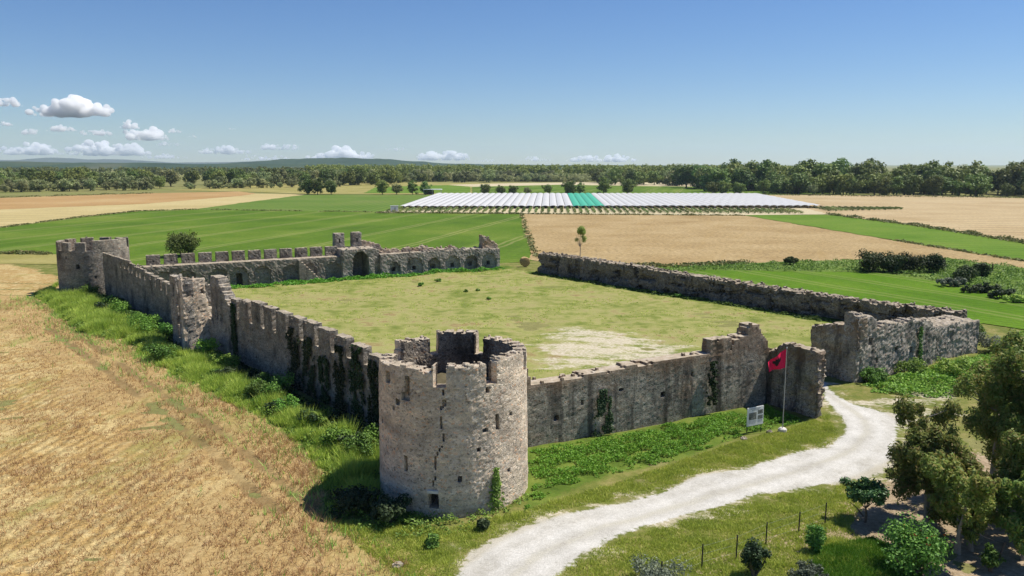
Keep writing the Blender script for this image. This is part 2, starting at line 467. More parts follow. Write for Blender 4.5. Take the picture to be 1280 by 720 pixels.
# ------------------------------------------------------------------ ground
def ground_material():
    m = Mat('castle_ground', .95, .08)
    a1, a2 = m.attr('m1'), m.attr('m2')
    s1 = m.n('ShaderNodeSeparateColor'); m.link(a1.outputs['Color'], s1.inputs[0])
    s2 = m.n('ShaderNodeSeparateColor'); m.link(a2.outputs['Color'], s2.inputs[0])
    dry, lush, path = s1.outputs
    bare, court, dirt = s2.outputs
    track = a1.outputs['Alpha']
    nb, nm, nf, nx = m.noise(.10, 5, .6), m.noise(.55, 5, .62), m.noise(3.2, 6, .7), m.noise(13, 5, .75)
    nd = m.math('ADD', m.math('MULTIPLY', m.math('SUBTRACT', nm, .5), .8), m.math('MULTIPLY', m.math('SUBTRACT', nf, .5), .8))
    def cut(f, lo=.4, hi=.6, k=1.0):
        return m.step(m.math('ADD', f, m.math('MULTIPLY', nd, k)), lo, hi)
    verge = m.ramp(m.math('ADD', m.math('MULTIPLY', nm, .65), m.math('MULTIPLY', nf, .35)),
                   [(.28, (.075,.095,.020)), (.45, (.125,.145,.030)), (.55, (.19,.18,.055)), (.68, (.30,.24,.11))])
    crt = m.ramp(m.math('ADD', m.math('MULTIPLY', nb, .5), m.math('MULTIPLY', nm, .5)),
                 [(.34, (.11,.145,.028)), (.43, (.17,.195,.045)), (.50, (.25,.25,.08)), (.56, (.285,.265,.105)), (.62, (.235,.175,.075)), (.72, (.32,.27,.13))])
    c = m.mix(cut(court, .35, .65, .5), verge, crt)
    lushc = m.ramp(nm, [(.3, (.05,.085,.012)), (.5, (.10,.15,.022)), (.7, (.17,.20,.04))])
    c = m.mix(cut(lush), c, lushc)
    dryc = m.ramp(m.math('ADD', m.math('MULTIPLY', nb, .45), m.math('MULTIPLY', nm, .55)),
                  [(.28, (.20,.19,.06)), (.36, (.38,.28,.11)), (.44, (.48,.37,.175)), (.52, (.36,.235,.085)), (.60, (.51,.40,.20)), (.70, (.42,.29,.12)), (.78, (.28,.17,.075))])
    rows = m.n('ShaderNodeTexWave', wave_type='BANDS', bands_direction='Y')
    rows.inputs['Scale'].default_value = 2*math.pi/20/.8
    rows.inputs['Distortion'].default_value = 1.3
    rows.inputs['Detail Scale'].default_value = 1.6
    rows.inputs['Detail'].default_value = 3
    m.link(m.rot(m.pos, ROWANG), rows.inputs[0])
    dryc = m.mix(m.math('MULTIPLY', m.step(nb, .34, .52), .7), dryc, m.ramp(rows.outputs[1], [(0, .55), (.4, .9), (1, 1.15)]), 'MULTIPLY')
    gr = m.noise(7.5, 4, .8)
    dryc = m.mix(.75, dryc, m.ramp(gr, [(.32, .30), (.47, .85), (.62, 1.35)]), 'MULTIPLY')
    brownc = m.ramp(nf, [(.28, (.22,.14,.055)), (.5, (.36,.25,.11)), (.72, (.47,.35,.17))])
    dryc = m.mix(m.math('MULTIPLY', m.step(m.math('ADD', a2.outputs['Alpha'], m.math('MULTIPLY', m.math('SUBTRACT', nb, .5), 2.4)), .38, .9), .72), dryc, brownc)
    grn = m.noise(.16, 5, .65, m.rot(m.pos, ROWANG, (.4, 1, 1)))
    dryc = m.mix(m.math('MULTIPLY', m.step(grn, .52, .66), .5), dryc, (.20,.21,.05))
    c = m.mix(m.step(m.math('ADD', dry, m.math('ADD', m.math('MULTIPLY', nd, .9), m.math('MULTIPLY', m.math('SUBTRACT', nb, .5), 1.0))), .4, .6), c, dryc)
    c = m.mix(m.math('MULTIPLY', m.step(m.math('ADD', track, m.math('MULTIPLY', nd, .5)), .35, .75), .65), c, (.15,.10,.045))
    dirtc = m.ramp(nf, [(.3, (.20,.145,.085)), (.5, (.31,.235,.15)), (.7, (.42,.33,.23))])
    c = m.mix(cut(dirt, .45, .62, 1.1), c, dirtc)
    barec = m.ramp(nf, [(.3, (.36,.31,.20)), (.6, (.56,.50,.40))])
    bst = m.noise(.5, 6, .7, m.rot(m.pos, rad(-14), (.35, 1, 1)))
    bare2 = m.math('MULTIPLY_ADD', m.math('SUBTRACT', bst, .5), 1.6, bare)
    c = m.mix(m.math('MULTIPLY', cut(bare2, .50, .80, .7), .85), c, barec)
    pathc = m.ramp(m.math('ADD', m.math('MULTIPLY', nm, .6), m.math('MULTIPLY', nf, .4)), [(.32, (.33,.31,.265)), (.5, (.46,.44,.395)), (.68, (.58,.56,.52))])
    a3 = m.attr('m3'); s3 = m.n('ShaderNodeSeparateColor'); m.link(a3.outputs['Color'], s3.inputs[0])
    rut, midr, side = s3.outputs
    pathc = m.mix(m.math('MULTIPLY', m.step(m.math('ADD', midr, m.math('MULTIPLY', nd, 1.8)), .55, 1.3), .42), pathc, (.33,.30,.20))
    pathc = m.mix(m.math('MULTIPLY', m.step(m.math('ADD', side, nd), .45, .9), .6), pathc, (.37,.33,.24))
    pathc = m.mix(m.math('MULTIPLY', rut, .35), pathc, (.60,.585,.55))
    grit = m.voro(5.5); pathc = m.mix(m.math('MULTIPLY', m.step(grit.outputs['Distance'], .16, .06), .5), pathc, (.28,.26,.23))
    c = m.mix(cut(path, .42, .60, .9), c, pathc)
    c = m.mix(.55, c, m.ramp(nx, [(.28, .35), (.5, .85), (.72, 1.35)]), 'MULTIPLY')
    m.color(c)
    m.bump(m.math('ADD', m.math('MULTIPLY', nf, .35), m.math('MULTIPLY', nx, .6)), .5, .07)
    return m.m

_r = g(213, 553) - g(0, 697)
ROWANG = math.atan2(_r[1], _r[0])
M_GROUND = ground_material()

def sm(x, w): return np.clip(.5 + x / (2*w), 0, 1)

def lawn_z(P):
    return .10 * snoise(P, 14, 5, 3) + .03 * snoise(P, 2.5, 6, 2)

def build_grounds():
    X0, X1, Y0, Y1, st = -130.0, 78.0, 24.0, 172.0, .36
    nx, ny = int((X1-X0)/st), int((Y1-Y0)/st)
    xs, ys = X0 + st*np.arange(nx+1), Y0 + st*np.arange(ny+1)
    gx, gy = np.meshgrid(xs, ys)
    P = np.c_[gx.ravel(), gy.ravel()]
    dry = sm(sdist(P, DRY), 2.8)
    strip = np.concatenate([[T_C], [LT_C + (2, 0)], G([(74,345),(40,372),(70,392),(100,418),(150,428),(200,460),(262,494),(330,525),(375,556),(402,592),(408,640),(520,660)])])
    lush = sm(sdist(P, strip), 1.2)
    fstrip = np.concatenate([[FWK, (20, 61.8), (22.6, 57.2)], G([(990,530),(930,545),(860,570),(770,590),(660,640)])])
    lush = np.maximum(lush, sm(sdist(P, fstrip), 1.0))
    rstrip = np.concatenate([[RQ, RR, (62, 95), (75, 80)], G([(1280,430),(1190,500),(1100,490)])])
    lush = np.maximum(lush, .75 * sm(sdist(P, rstrip), 1.5))
    bk = np.maximum(sm(2.6 - dist_line(P, [BKL, BKM, BKR]), 1.4), sm(2.2 - dist_line(P, [FRI, FRJ]), 1.2))
    lush = np.maximum(lush, .9 * bk)
    path = sm(sdist(P, PATH), .8)
    bare = .74 * sm(sdist(P, BARE) + 1.5, 4.5)
    bare = np.maximum(bare, .62*sm(sdist(P, G([(1040,500),(1200,480),(1215,520),(1130,540)])), 1.5))
    bare = np.maximum(bare, .55*sm(2.2 + sdist(P, PATH), 1.6))
    dirt = .74 * sm(sdist(P, DIRT), 1.8)
    dirt = np.maximum(dirt, .55 * sm(1.2 - dist_line(P, [g(870,716), g(1040,650)]), .8))
    court = sm(sdist(P, COURT), 1.5)
    off = np.array([.75, -.2])
    t1 = G([(60,410),(120,455),(165,490),(213,523),(262,565),(300,600),(345,640)])
    t2 = t1 + [1.9, .5]
    track = np.maximum(sm(.5 - dist_line(P, t1), .3), sm(.5 - dist_line(P, t2), .3)) * 1.1
    track *= (.75 + .35*snoise(P, 6, 77))
    far = np.array([(-130,133),(-100,128),(-72,124)])
    for k in (0, 5, 11):
        track = np.maximum(track, .75 * sm(.5 - dist_line(P, far + [0, k-8]), .5))
    nb_ = np.array([(BKR-BKM)[1], -(BKR-BKM)[0]]); nb_ /= np.linalg.norm(nb_)
    nf_ = np.array([-(FRJ-FRI)[1], (FRJ-FRI)[0]]); nf_ /= np.linalg.norm(nf_); nf_ = nf_ if nf_[0] < 0 else -nf_
    beyond = np.maximum(sm((P-BKM) @ -nb_ - 5, 2.5), sm((P-FRI) @ -nf_ - 4, 2.5)*(P[:,1] > 84))
    z = lawn_z(P)*(1-beyond) - .05*beyond - .12*np.clip(track, 0, 1)*(track > .3) + .06*sm(sdist(P, PATH), 1.5)
    V = np.c_[P, z]
    idx = np.arange((nx+1)*(ny+1)).reshape(ny+1, nx+1)
    Q = np.stack([idx[:-1,:-1], idx[:-1,1:], idx[1:,1:], idx[1:,:-1]], -1).reshape(-1, 4)
    cls = np.zeros(len(P), int)
    cls[court > .5] = 2
    cls[dry + .25*snoise(P, 3, 8) > .5] = 1
    cls[path > .5] = 3
    cq = cls[Q[:,0]]
    m1 = np.c_[dry, lush, path, track]
    brown = sm(7.0 - np.abs(dist_line(P, STRIPEDGE) - 2.0), 5.0) * (dry > .2)
    brown = np.maximum(brown, .8*sm(dist_line(P, t1)*-1 + 3.5, 3.0))
    m2 = np.c_[bare, court, dirt, brown]
    dc = dist_line(P, PATHMID)
    rut = np.clip(1.25 - np.abs(dc - .85)/.38, 0, 1)
    mid = np.clip(1.3 - dc/.5, 0, 1)
    m3 = np.c_[rut, mid, np.clip((dc - 1.6)/1.2, 0, 1), np.ones(len(P))]
    for k, nm in enumerate(('grass_ground', 'stubble_field', 'courtyard_lawn', 'gravel_path')):
        q = Q[cq == k]
        used, inv = np.unique(q, return_inverse=True)
        me = mesh(nm, V[used], [inv.reshape(-1, 4)], M_GROUND, True)
        for an, arr in (('m1', m1), ('m2', m2), ('m3', m3)):
            at = me.attributes.new(an, 'FLOAT_COLOR', 'POINT')
            at.data.foreach_set('color', arr[used].astype(np.float32).ravel())
        tag(obj(nm, me), kind='structure')

build_grounds()

def poly_sheet(name, pts, z, m, kind='structure'):
    pts = np.asarray(pts)
    out, rr_ = [], np.random.RandomState(len(name)*7)
    for a, b in zip(pts, np.roll(pts, -1, 0)):
        k = int(np.clip(np.linalg.norm(b-a)/2.5, 1, 160))
        out.append(a[None] + (b-a)[None]*np.linspace(0, 1, k, endpoint=False)[:,None])
    pts = np.concatenate(out)
    pts = pts + rr_.normal(size=pts.shape)*.22 + .5*np.stack([snoise(pts, 17, 3), snoise(pts, 13, 4)], 1)
    me = bpy.data.meshes.new(name)
    me.from_pydata([(x, y, z) for x, y in pts], [], [list(range(len(pts)))])
    if me.polygons[0].normal.z < 0: me.flip_normals()
    me.materials.append(m)
    return tag(obj(name, me), kind=kind)

F_BASE = field('meadow', [(.12,.13,.04), (.20,.19,.07), (.14,.17,.04)], .012)
F_GREEN = field('green_crop', [(.060,.115,.010), (.085,.15,.013), (.14,.19,.028)], .03, (rad(24), 3.2), .22, .45, streak=(math.atan2(*(g(600,275)-g(470,305))[::-1]), .10, (.16,.21,.04), .6), tram=(math.atan2(*(g(600,275)-g(470,305))[::-1]), 21, .35))
F_GREEN2 = field('green_crop_low', [(.085,.15,.022), (.11,.17,.03), (.14,.18,.045)], .02, (rad(86), 4.0), .3, .3)
F_BRIGHT = field('young_green_crop', [(.062,.135,.006), (.082,.165,.008), (.11,.19,.014)], .05, (rad(-38), 1.6), .22, .4, tram=(math.atan2(*(g(1270,395)-g(1000,350))[::-1]), 9, .22), streak=(math.atan2(*(g(1270,395)-g(1000,350))[::-1]), .3, (.05,.10,.006), .5))
F_STRIP = field('green_strip_crop', [(.080,.155,.012), (.11,.185,.02), (.14,.20,.03)], .04, (rad(-12), 5), .2, .35)
F_WHEAT = field('wheat_crop', [(.29,.20,.09), (.36,.262,.128), (.42,.315,.165)], .05, None, 0, .8, streak=(rad(72), .35, (.30,.21,.09), .45))
F_WHEAT2 = field('pale_wheat_crop', [(.36,.265,.14), (.42,.32,.18), (.46,.36,.21)], .03, (rad(-9), 9), .3, .6, tram=(rad(-8), 24, .3))
F_TAN = field('tan_stubble', [(.33,.27,.12), (.42,.34,.16), (.48,.40,.21)], .015, (rad(15), 12), .2, .4)
F_RED = field('reddish_stubble', [(.30,.19,.075), (.36,.23,.10), (.40,.28,.13)], .02)
F_OLIVE = field('olive_pasture', [(.20,.19,.05), (.27,.24,.08), (.32,.28,.11)], .05)
F_SOIL = field('sandy_soil', [(.42,.36,.22), (.50,.43,.29)], .03)

B = 14000
me = mesh('ground', [(-B,-200,-.12), (B,-200,-.12), (B,B,-.12), (-B,B,-.12)], [[(0,1,2,3)]], F_BASE)
tag(obj('ground', me), kind='structure')
lev = .012
poly_sheet('green_field', np.concatenate([G([(-220,292),(0,285),(90,273),(175,264),(240,262),(540,266.5),(652,267.5),(660,295),(671,323),(668,326)]), [BKM + (0, 6), (-60,130), (-72,140)], G([(0,317),(-220,319)])]), .020, F_GREEN)
poly_sheet('low_green_field', G([(240,262),(270,258),(330,250),(385,243),(545,243.5),(492,262.5),(540,266.5)]), .03, F_GREEN2)
poly_sheet('tan_field', G([(-200,270),(0,262),(180,255),(300,245),(320,242),(385,243),(330,250),(270,258),(240,262),(175,264),(90,273),(0,285),(-220,292)]), .045, F_TAN)
poly_sheet('reddish_field', G([(-200,254),(0,247.5),(190,241.5),(300,239.5),(320,242),(300,245),(180,255),(0,262),(-200,270)]), .06, F_RED)
poly_sheet('olive_field', G([(-220,319),(0,317),(74,318),(80,330),(0,330),(-220,332)]), .028, F_OLIVE)
poly_sheet('wheat_field', np.concatenate([G([(650,267.5),(930,269.5),(1000,281),(1120,301),(1280,327),(1420,350),(1420,358),(1280,335),(1185,323),(1070,325),(930,329),(850,333),(690,333)]), [(4.2,161.5)]]), .024, F_WHEAT)
poly_sheet('green_strip_field', G([(930,269.5),(1036,268.5),(1150,283),(1280,304),(1460,334),(1420,350),(1280,327),(1120,301),(1000,281)]), .10, F_STRIP)
poly_sheet('pale_wheat_field', G([(1036,268.2),(940,262),(945,244),(1150,244.6),(1280,248),(1600,256),(1600,345),(1460,334),(1280,304),(1150,283)]), .08, F_WHEAT2)
poly_sheet('young_green_field', np.concatenate([G([(840,339),(900,338),(1100,341),(1180,353),(1280,377),(1420,412)]), G([(1420,470),(1280,413),(1228,404)]), [(51,91),(33,113),(24,128)]]), .036, F_BRIGHT)
poly_sheet('weedy_margin', G([(690,333),(850,333),(930,329),(1070,325),(1185,323),(1280,335),(1420,358),(1420,412),(1280,377),(1180,353),(1100,341),(900,338),(840,339),(760,345)]), .030, F_GREEN2)
poly_sheet('far_green_field', G([(590,243),(590,233.5),(700,231),(830,233),(1010,236),(1040,242),(950,243.5)]), .05, F_GREEN)
poly_sheet('far_tan_field', G([(560,231),(640,229),(760,227.5),(900,229.5),(900,233.5),(830,233),(700,231),(590,233.5)]), .07, F_SOIL)
poly_sheet('far_olive_field', G([(385,242.5),(300,239.5),(210,238),(330,230),(480,227.5),(640,229),(560,231),(590,233.5),(590,243)]), .06, F_OLIVE)
poly_sheet('far_meadow', G([(455,241.5),(470,234),(560,231.5),(588,233.5),(588,241.5)]), .09, F_STRIP)
poly_sheet('crop_row_soil', G([(470,266.5),(492,262.5),(545,243.5),(945,244),(1036,268.2),(930,269.2),(650,267.3),(540,266.3)]), .11, F_SOIL)

# ------------------------------------------------------------------ castle masonry
def vox(mask, fmap, per=False, jit=.05, bulge=.08, seed=0, lap=.35):
    """surface of a block lattice mapped through fmap(i,j,k lattice arrays)->xyz, edges worn and stones uneven"""
    ns, nt, nz = mask.shape
    li = ns if per else ns + 1
    def vid(i, j, k): return ((i % li) if per else i) * (nt+1)*(nz+1) + j*(nz+1) + k
    faces = []
    def emit(sel, corners):
        i, j, k = np.nonzero(sel)
        if len(i): faces.append(np.stack([vid(i+a, j+b, k+c) for a, b, c in corners], 1))
    if per:
        nxt, prv = np.roll(mask, -1, 0), np.roll(mask, 1, 0)
    else:
        z = np.zeros((1, nt, nz), bool)
        nxt, prv = np.concatenate([mask[1:], z]), np.concatenate([z, mask[:-1]])
    emit(mask & ~nxt, [(1,0,0),(1,1,0),(1,1,1),(1,0,1)])
    emit(mask & ~prv, [(0,0,0),(0,0,1),(0,1,1),(0,1,0)])
    z = np.zeros((ns, 1, nz), bool)
    emit(mask & ~np.concatenate([mask[:,1:], z], 1), [(0,1,0),(0,1,1),(1,1,1),(1,1,0)])
    emit(mask & ~np.concatenate([z, mask[:,:-1]], 1), [(0,0,0),(1,0,0),(1,0,1),(0,0,1)])
    z = np.zeros((ns, nt, 1), bool)
    emit(mask & ~np.concatenate([mask[:,:,1:], z], 2), [(0,0,1),(1,0,1),(1,1,1),(0,1,1)])
    Q = np.concatenate(faces)
    used, inv = np.unique(Q, return_inverse=True)
    Q = inv.reshape(-1, 4)
    k = used % (nz+1); j = (used // (nz+1)) % (nt+1); i = used // ((nz+1)*(nt+1))
    V = fmap(i.astype(float), j.astype(float), k.astype(float))
    if lap:
        acc = np.zeros_like(V); cnt = np.zeros(len(V))
        for a in range(4):
            b = (a+1) % 4
            np.add.at(acc, Q[:,a], V[Q[:,b]]); np.add.at(cnt, Q[:,a], 1)
            np.add.at(acc, Q[:,b], V[Q[:,a]]); np.add.at(cnt, Q[:,b], 1)
        low = V[:,2] < .05
        V2 = V*(1-lap) + lap*acc/cnt[:,None]
        V2[low, 2] = V[low, 2]
        V = V2
    r = np.random.RandomState(seed)
    V = V + r.normal(size=V.shape) * jit
    if bulge:
        V = V + bulge * np.stack([snoise(V, 2.6, seed+q, 3) for q in range(3)], 1) * [1, 1, .5]
    return V, Q

SOLID = []      # footprints, filled as walls rise, to keep weeds out
class Wall:
    """straight wall from p0 to p1, t grows to the left of that direction (the court side)"""
    def __init__(s, p0, p1, thick, hmax, cell=.25, t0=0.0):
        s.p0, s.p1 = np.array(p0, float), np.array(p1, float)
        s.L = np.linalg.norm(s.p1 - s.p0)
        s.d = (s.p1 - s.p0) / s.L
        s.nrm = np.array([-s.d[1], s.d[0]])
        s.ns, s.nt, s.nz = max(2, round(s.L/cell)), max(2, round(thick/(cell*1.2))), max(2, round(hmax/cell))
        s.cs, s.ct, s.cz, s.t0 = s.L/s.ns, thick/s.nt, hmax/s.nz, t0
        s.S = ((np.arange(s.ns)+.5)*s.cs)[:,None,None]
        s.T = (t0 + (np.arange(s.nt)+.5)*s.ct)[None,:,None]
        s.Z = ((np.arange(s.nz)+.5)*s.cz)[None,None,:]
        s.z0 = -.25
    def prof(s, pts, rough=.12, seed=1, trough=.12):
        pts = sorted(pts)
        h = np.interp(s.S[:,0,0], [p[0] for p in pts], [p[1] for p in pts])
        r = np.random.RandomState(seed)
        h = h[:,None] + r.normal(size=(s.ns, s.nt))*trough*.4 + (snoise(s.S[:,0,:], 2.2, seed)*rough*1.1)[:,None]
        return h[:,:,None]
    def point(s, a, t, z):
        p = s.p0 + s.d*a + s.nrm*t
        return np.array([p[0], p[1], z])
    def mesh(s, name, mask, m, seed=0, jit=.022, bulge=.05, zoff=0.0, lap=.35, batter=0.0):
        def f(i, j, k):
            a, t, z = i*s.cs, s.t0 + j*s.ct, k*s.cz + zoff
            P = s.p0[None] + a[:,None]*s.d + t[:,None]*s.nrm
            zz = np.where(k == 0, z + s.z0, z) if zoff == 0 else z
            return np.c_[P, zz]
        V, Q = vox(np.broadcast_to(mask, (s.ns, s.nt, s.nz)).copy(), f, False, jit, bulge, seed, lap)
        return mesh(name, V, [Q], m, False)

def merlon(wall_p0, d, nrm, a0, a1, t0, t1, z0, z1, m, parent, seed, hole=None, cell=.22, name='merlon'):
    p0 = np.array(wall_p0) + d*a0
    w = Wall(p0, p0 + d*(a1-a0), t1-t0, z1-z0, cell, t0)
    mask = (w.S > -1) & (w.T > -99) & (w.Z < (z1-z0) + .0*w.S)
    r = np.random.RandomState(seed)
    mask = np.broadcast_to(mask, (w.ns, w.nt, w.nz)).copy()
    top = r.rand(w.ns, w.nt) < .07
    mask[:,:,-1] &= ~top
    if hole:
        mask &= ~((abs(w.S - (a1-a0)/2) < hole[0]/2) & (w.Z > hole[1]) & (w.Z < hole[2]) & (w.T > t0 + .3))
    me = w.mesh(name, mask, m, seed, .018, .03, z0, .22)
    return obj(name, me, parent)

def noise2(w, seed, sc_=1.2):
    return None

# --- near round tower (hollow drum, wall walk inside, merlons with gaps of their own)
def drum(name, C, R, H, thick, cell, floor_z, sill, gaps, top_of, holes, m, seed, battered=.0, crack=None, jit=.009):
    root = empty(name, (C[0], C[1], 0))
    ns = round(2*math.pi*R/cell); nt = max(3, round(thick/(cell*1.1))); nz = round(H/cell)
    phi = (np.arange(ns)+.5)/ns*360 - 180                  # 0 faces the camera (-y), positive to the right
    Pm, Tm, Zm = phi[:,None,None], ((np.arange(nt)+.5)*thick/nt)[None,:,None], ((np.arange(nz)+.5)*H/nz)[None,None,:]
    def f(i, j, k):
        a = np.radians(i/ns*360 - 180)
        z = k*H/nz
        rr = R*(1 + battered*(1 - z/H)) - j*thick/nt
        return np.c_[rr*np.sin(a), -rr*np.cos(a), np.where(k == 0, -.3, z)]
    gapm = np.zeros((ns, 1, 1), bool)
    for c, wd in gaps: gapm |= abs((Pm - c + 180) % 360 - 180) < wd/2
    r = np.random.RandomState(seed)
    htop = top_of(phi)[:,None] + r.normal(size=(ns, nt))*.02
    full = np.broadcast_to(Zm < htop[:,:,None], (ns, nt, nz)).copy()
    for (c, wd, z0, z1, depth) in holes:
        full &= ~((abs((Pm - c + 180) % 360 - 180) < wd/2) & (Zm > z0) & (Zm < z1) & (Tm < depth))
    if crack:
        zc = np.array([q[0] for q in crack]); pc = np.array([q[1] for q in crack])
        pz = np.interp(Zm[0,0], zc, pc) + .5*np.sin(Zm[0,0]*9.1)
        ck = (abs(Pm - pz[None,None,:]) < 180/ns*(.75 + .45*np.sin(Zm*7.3))) & (Zm > zc.min()) & (Zm < zc.max()) & (Tm < .23)
        full &= ~ck
    isup = np.broadcast_to(Zm > sill, full.shape)
    parap = np.broadcast_to(Tm < .75, full.shape)
    body = full & ~(isup & ~parap) & ~isup
    inner = np.broadcast_to(Zm > floor_z, full.shape) & ~parap
    body &= ~inner
    V, Q = vox(body, f, True, jit, .02, seed, .25)
    def sides(V, Q):                          # inner faces take the dark stone to paint in their shade
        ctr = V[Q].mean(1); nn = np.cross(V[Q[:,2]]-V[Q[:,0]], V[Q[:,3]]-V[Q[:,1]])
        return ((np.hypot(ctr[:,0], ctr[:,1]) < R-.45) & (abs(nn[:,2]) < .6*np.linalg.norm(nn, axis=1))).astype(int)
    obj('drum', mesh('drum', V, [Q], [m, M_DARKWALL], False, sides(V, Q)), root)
    # merlons: runs of the ring between gaps
    up = full & isup & parap & ~gapm
    run = (~gapm[:,0,0]).astype(int)
    lab = np.zeros(ns, int); cur = 0
    for i in range(ns):
        if run[i]:
            if i == 0 or not run[i-1]: cur += 1
            lab[i] = cur
    if run[0] and run[-1]: lab[lab == cur] = lab[0]
    for q in sorted(set(lab) - {0}):
        mm = up & (lab == q)[:,None,None]
        k0 = int(np.argmax(isup[0,0]))
        mm[:,:,max(0, k0-1)] |= (lab == q)[:,None] & parap[:,:,0] & up[:,:,k0]
        if mm.sum() < 6: continue
        V, Q = vox(mm, f, True, jit*.8, .025, seed+q, .2)
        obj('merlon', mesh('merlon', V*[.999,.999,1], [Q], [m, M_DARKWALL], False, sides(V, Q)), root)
    # fill of earth and weeds inside
    an = np.linspace(0, 2*math.pi, 40, endpoint=False)
    rings = [np.zeros((1,3)) + [0,0,floor_z+.25]]
    rr_ = np.random.RandomState(seed)
    for q in (.33, .66, 1.0):
        rings.append(np.c_[q*(R-.5)*np.cos(an), q*(R-.5)*np.sin(an), np.full(40, floor_z + .12*(1-q)) + rr_.normal(size=40)*.08])
    V = np.concatenate(rings); T = [(0, 1+i, 1+(i+1) % 40) for i in range(40)]; Q = []
    for b in (1, 41):
        Q += [(b+i, b+40+i, b+40+(i+1) % 40, b+(i+1) % 40) for i in range(40)]
    obj('roof_floor', mesh('roof_floor', V, [Q, T], M_EARTH, True), root)
    return root

def tower_top(phi):
    h = np.full(len(phi), 8.75)
    h = np.where((phi > -75) & (phi < -12), 8.55 + .10*np.sin(phi*.13), h)
    h = np.where((phi > -120) & (phi < -75), 8.25, h)
    h = np.where((phi > 40) & (phi < 72), 8.95, h)
    h = np.where((phi > 158) | (phi < -160), 9.0, h)
    h = np.where((phi < -135) & (phi > -160), 8.7, h)
    return h - .42 + .05*np.sin(phi*.5)

t = drum('round_tower', T_C, 4.27, 9.2, 1.3, .115, 6.0, 7.2,
         [(-6, 9.5), (33, 10), (79, 11), (157, 9.5), (-157, 8.5), (-113, 11)], tower_top,
         [(-53, 6.5, 7.0, 7.7, .36), (-31, 4.5, 6.6, 7.7, .4), (-33, 8, 6.3, 6.75, .25), (38, 3.2, 4.6, 5.5, 1.3), (-33, 2.4, 2.3, 3.2, 1.0), (-11, 8, .5, 1.35, 1.2),
          (-64, 3, 4.5, 4.8, .5), (30, 3.5, 6.8, 7.15, .6), (52, 3, 5.2, 5.45, .5), (-2, 3, 6.2, 6.5, .3), (22, 3, 3.6, 3.85, .5), (-45, 3, 5.6, 5.9, .5), (48, 3, 1.9, 2.15, .5), (8, 3, 2.0, 2.25, .4), (28, 4, 4.6, 4.85, .4), (-40, 4, 6.0, 6.3, .3)],
         M_TOWER, 11, .03, [(1.3,-11), (2.6,-9.5), (3.6,-8.5), (4.0,-4), (4.6,-3.0), (5.0,-5), (6.2,-3.5), (6.8,-3), (7.1,-3)])
tag(t, 'large cracked round stone tower with broken battlements beside the gravel path', 'tower')
lt = MB(); lt.box((0, 0, 0), (.62, .35, .16), 0)
_a = rad(-11); lint = obj('lintel', lt.mesh('lintel', plain('pale_lintel_stone', (.62,.58,.52), .9)), t, (4.33*math.sin(_a), -4.33*math.cos(_a), 1.42)); lint.rotation_euler = (0, 0, _a)

# --- far left round tower
t = drum('round_tower', LT_C, 4.85, 8.2, 1.2, .24, 5.6, 6.55,
         [(-36, 12), (-8, 12), (22, 11), (-64, 12), (-95, 12), (-126, 12), (-160, 13), (168, 13), (135, 13), (104, 13)],
         lambda p: np.where((p > 20) & (p < 120), 8.0, 7.75) + .06*np.sin(p*.3),
         [(2, 5, 3.9, 4.7, 1.0), (-20, 2.5, 5.4, 5.7, .5), (28, 3, 2.5, 2.8, .5)], M_WALL, 23, .02)
tag(t, 'grey round tower at the far corner, tall grass at its foot', 'tower')

# --- left wall, near stretch, eleven tall merlons
w = Wall(W1B, W1A, 1.5, 5.2, .25)
L1 = w.L
hp = w.prof([(0, 4.9), (1.5, 4.35), (10, 4.35), (24, 4.5), (27.5, 4.6), (30, 4.8), (33.65, 4.9)], .05, 3, .05)
body = (w.Z < hp)
nz_ = np.random.RandomState(4)
wall1 = empty('castle_wall', (0, 0, 0))
obj('wall_body', w.mesh('wall_body', body, M_WALL, 5), wall1)
gaps = [L1 - q for q in (31.4, 28.5, 25.7, 23.1, 20.3, 17.7, 14.9, 12.2, 9.6, 7.0)]
tops = [6.05, 6.2, 6.45, 6.35, 6.3, 6.25, 6.25, 6.1, 5.95, 5.7, 5.4]
edges = [.4] + gaps + [L1 - 4.4]
for i in range(len(edges)-1):
    a0 = edges[i] + (.36 if i else 0); a1 = edges[i+1] - (.36 if i < len(edges)-2 else 0)
    merlon(w.p0, w.d, w.nrm, a0, a1, -.02, .75, 4.0 if i < 9 else 4.3, tops[i], M_WALL, wall1, 40+i)
tag(wall1, 'long crenellated stone wall running from the cracked tower to the slotted ruin', 'wall')

# --- half-ruined square tower in the left wall
d1 = (W1B - W1A) / np.linalg.norm(W1B - W1A)        # away from the camera along the wall
o1 = np.array([d1[1], -d1[0]]) * (-1)
o1 = np.array([-.767, -.642])                       # outwards
mt = empty('square_tower', (0, 0, 0))
pc = np.array([-33.4, 80.7])
far_c = pc + d1*5.0
w = Wall(far_c, pc, .85, 8.0, .22)                  # outer face, slotted from top to foot
hp = w.prof([(0, 7.3), (1.7, 7.35), (2.0, 7.1), (5, 7.35)], .06, 7, .08)
mk = (w.Z < hp) & ~((abs(w.S - 2.35) < .28 + .05*np.sin(w.Z*3)) & (w.Z > .9)) & ~((abs(w.S - 1.0) < .38) & (w.Z > 5.2) & (w.Z < 6.5) & (w.T < .5))
obj('outer_wall', w.mesh('outer_wall', mk, M_RUIN, 9), mt)
w = Wall(pc + (-o1)*.02 + o1*.35, pc - o1*5.6, .85, 8.2, .22)  # lit side wall towards the cracked tower
hp = w.prof([(0, 7.4), (2.3, 7.35), (2.6, 4.2), (5.6, 3.6)], .1, 8, .15)
obj('side_wall', w.mesh('side_wall', (w.Z < hp) & ~((abs(w.S-2.0) < .2) & (w.Z > 5.8) & (w.Z < 6.2)), M_TOWER, 12), mt)  # paler tower stone paints sunlight onto this face
w = Wall(far_c - o1*5.2, far_c + (-o1)*.02, .85, 7.4, .24)
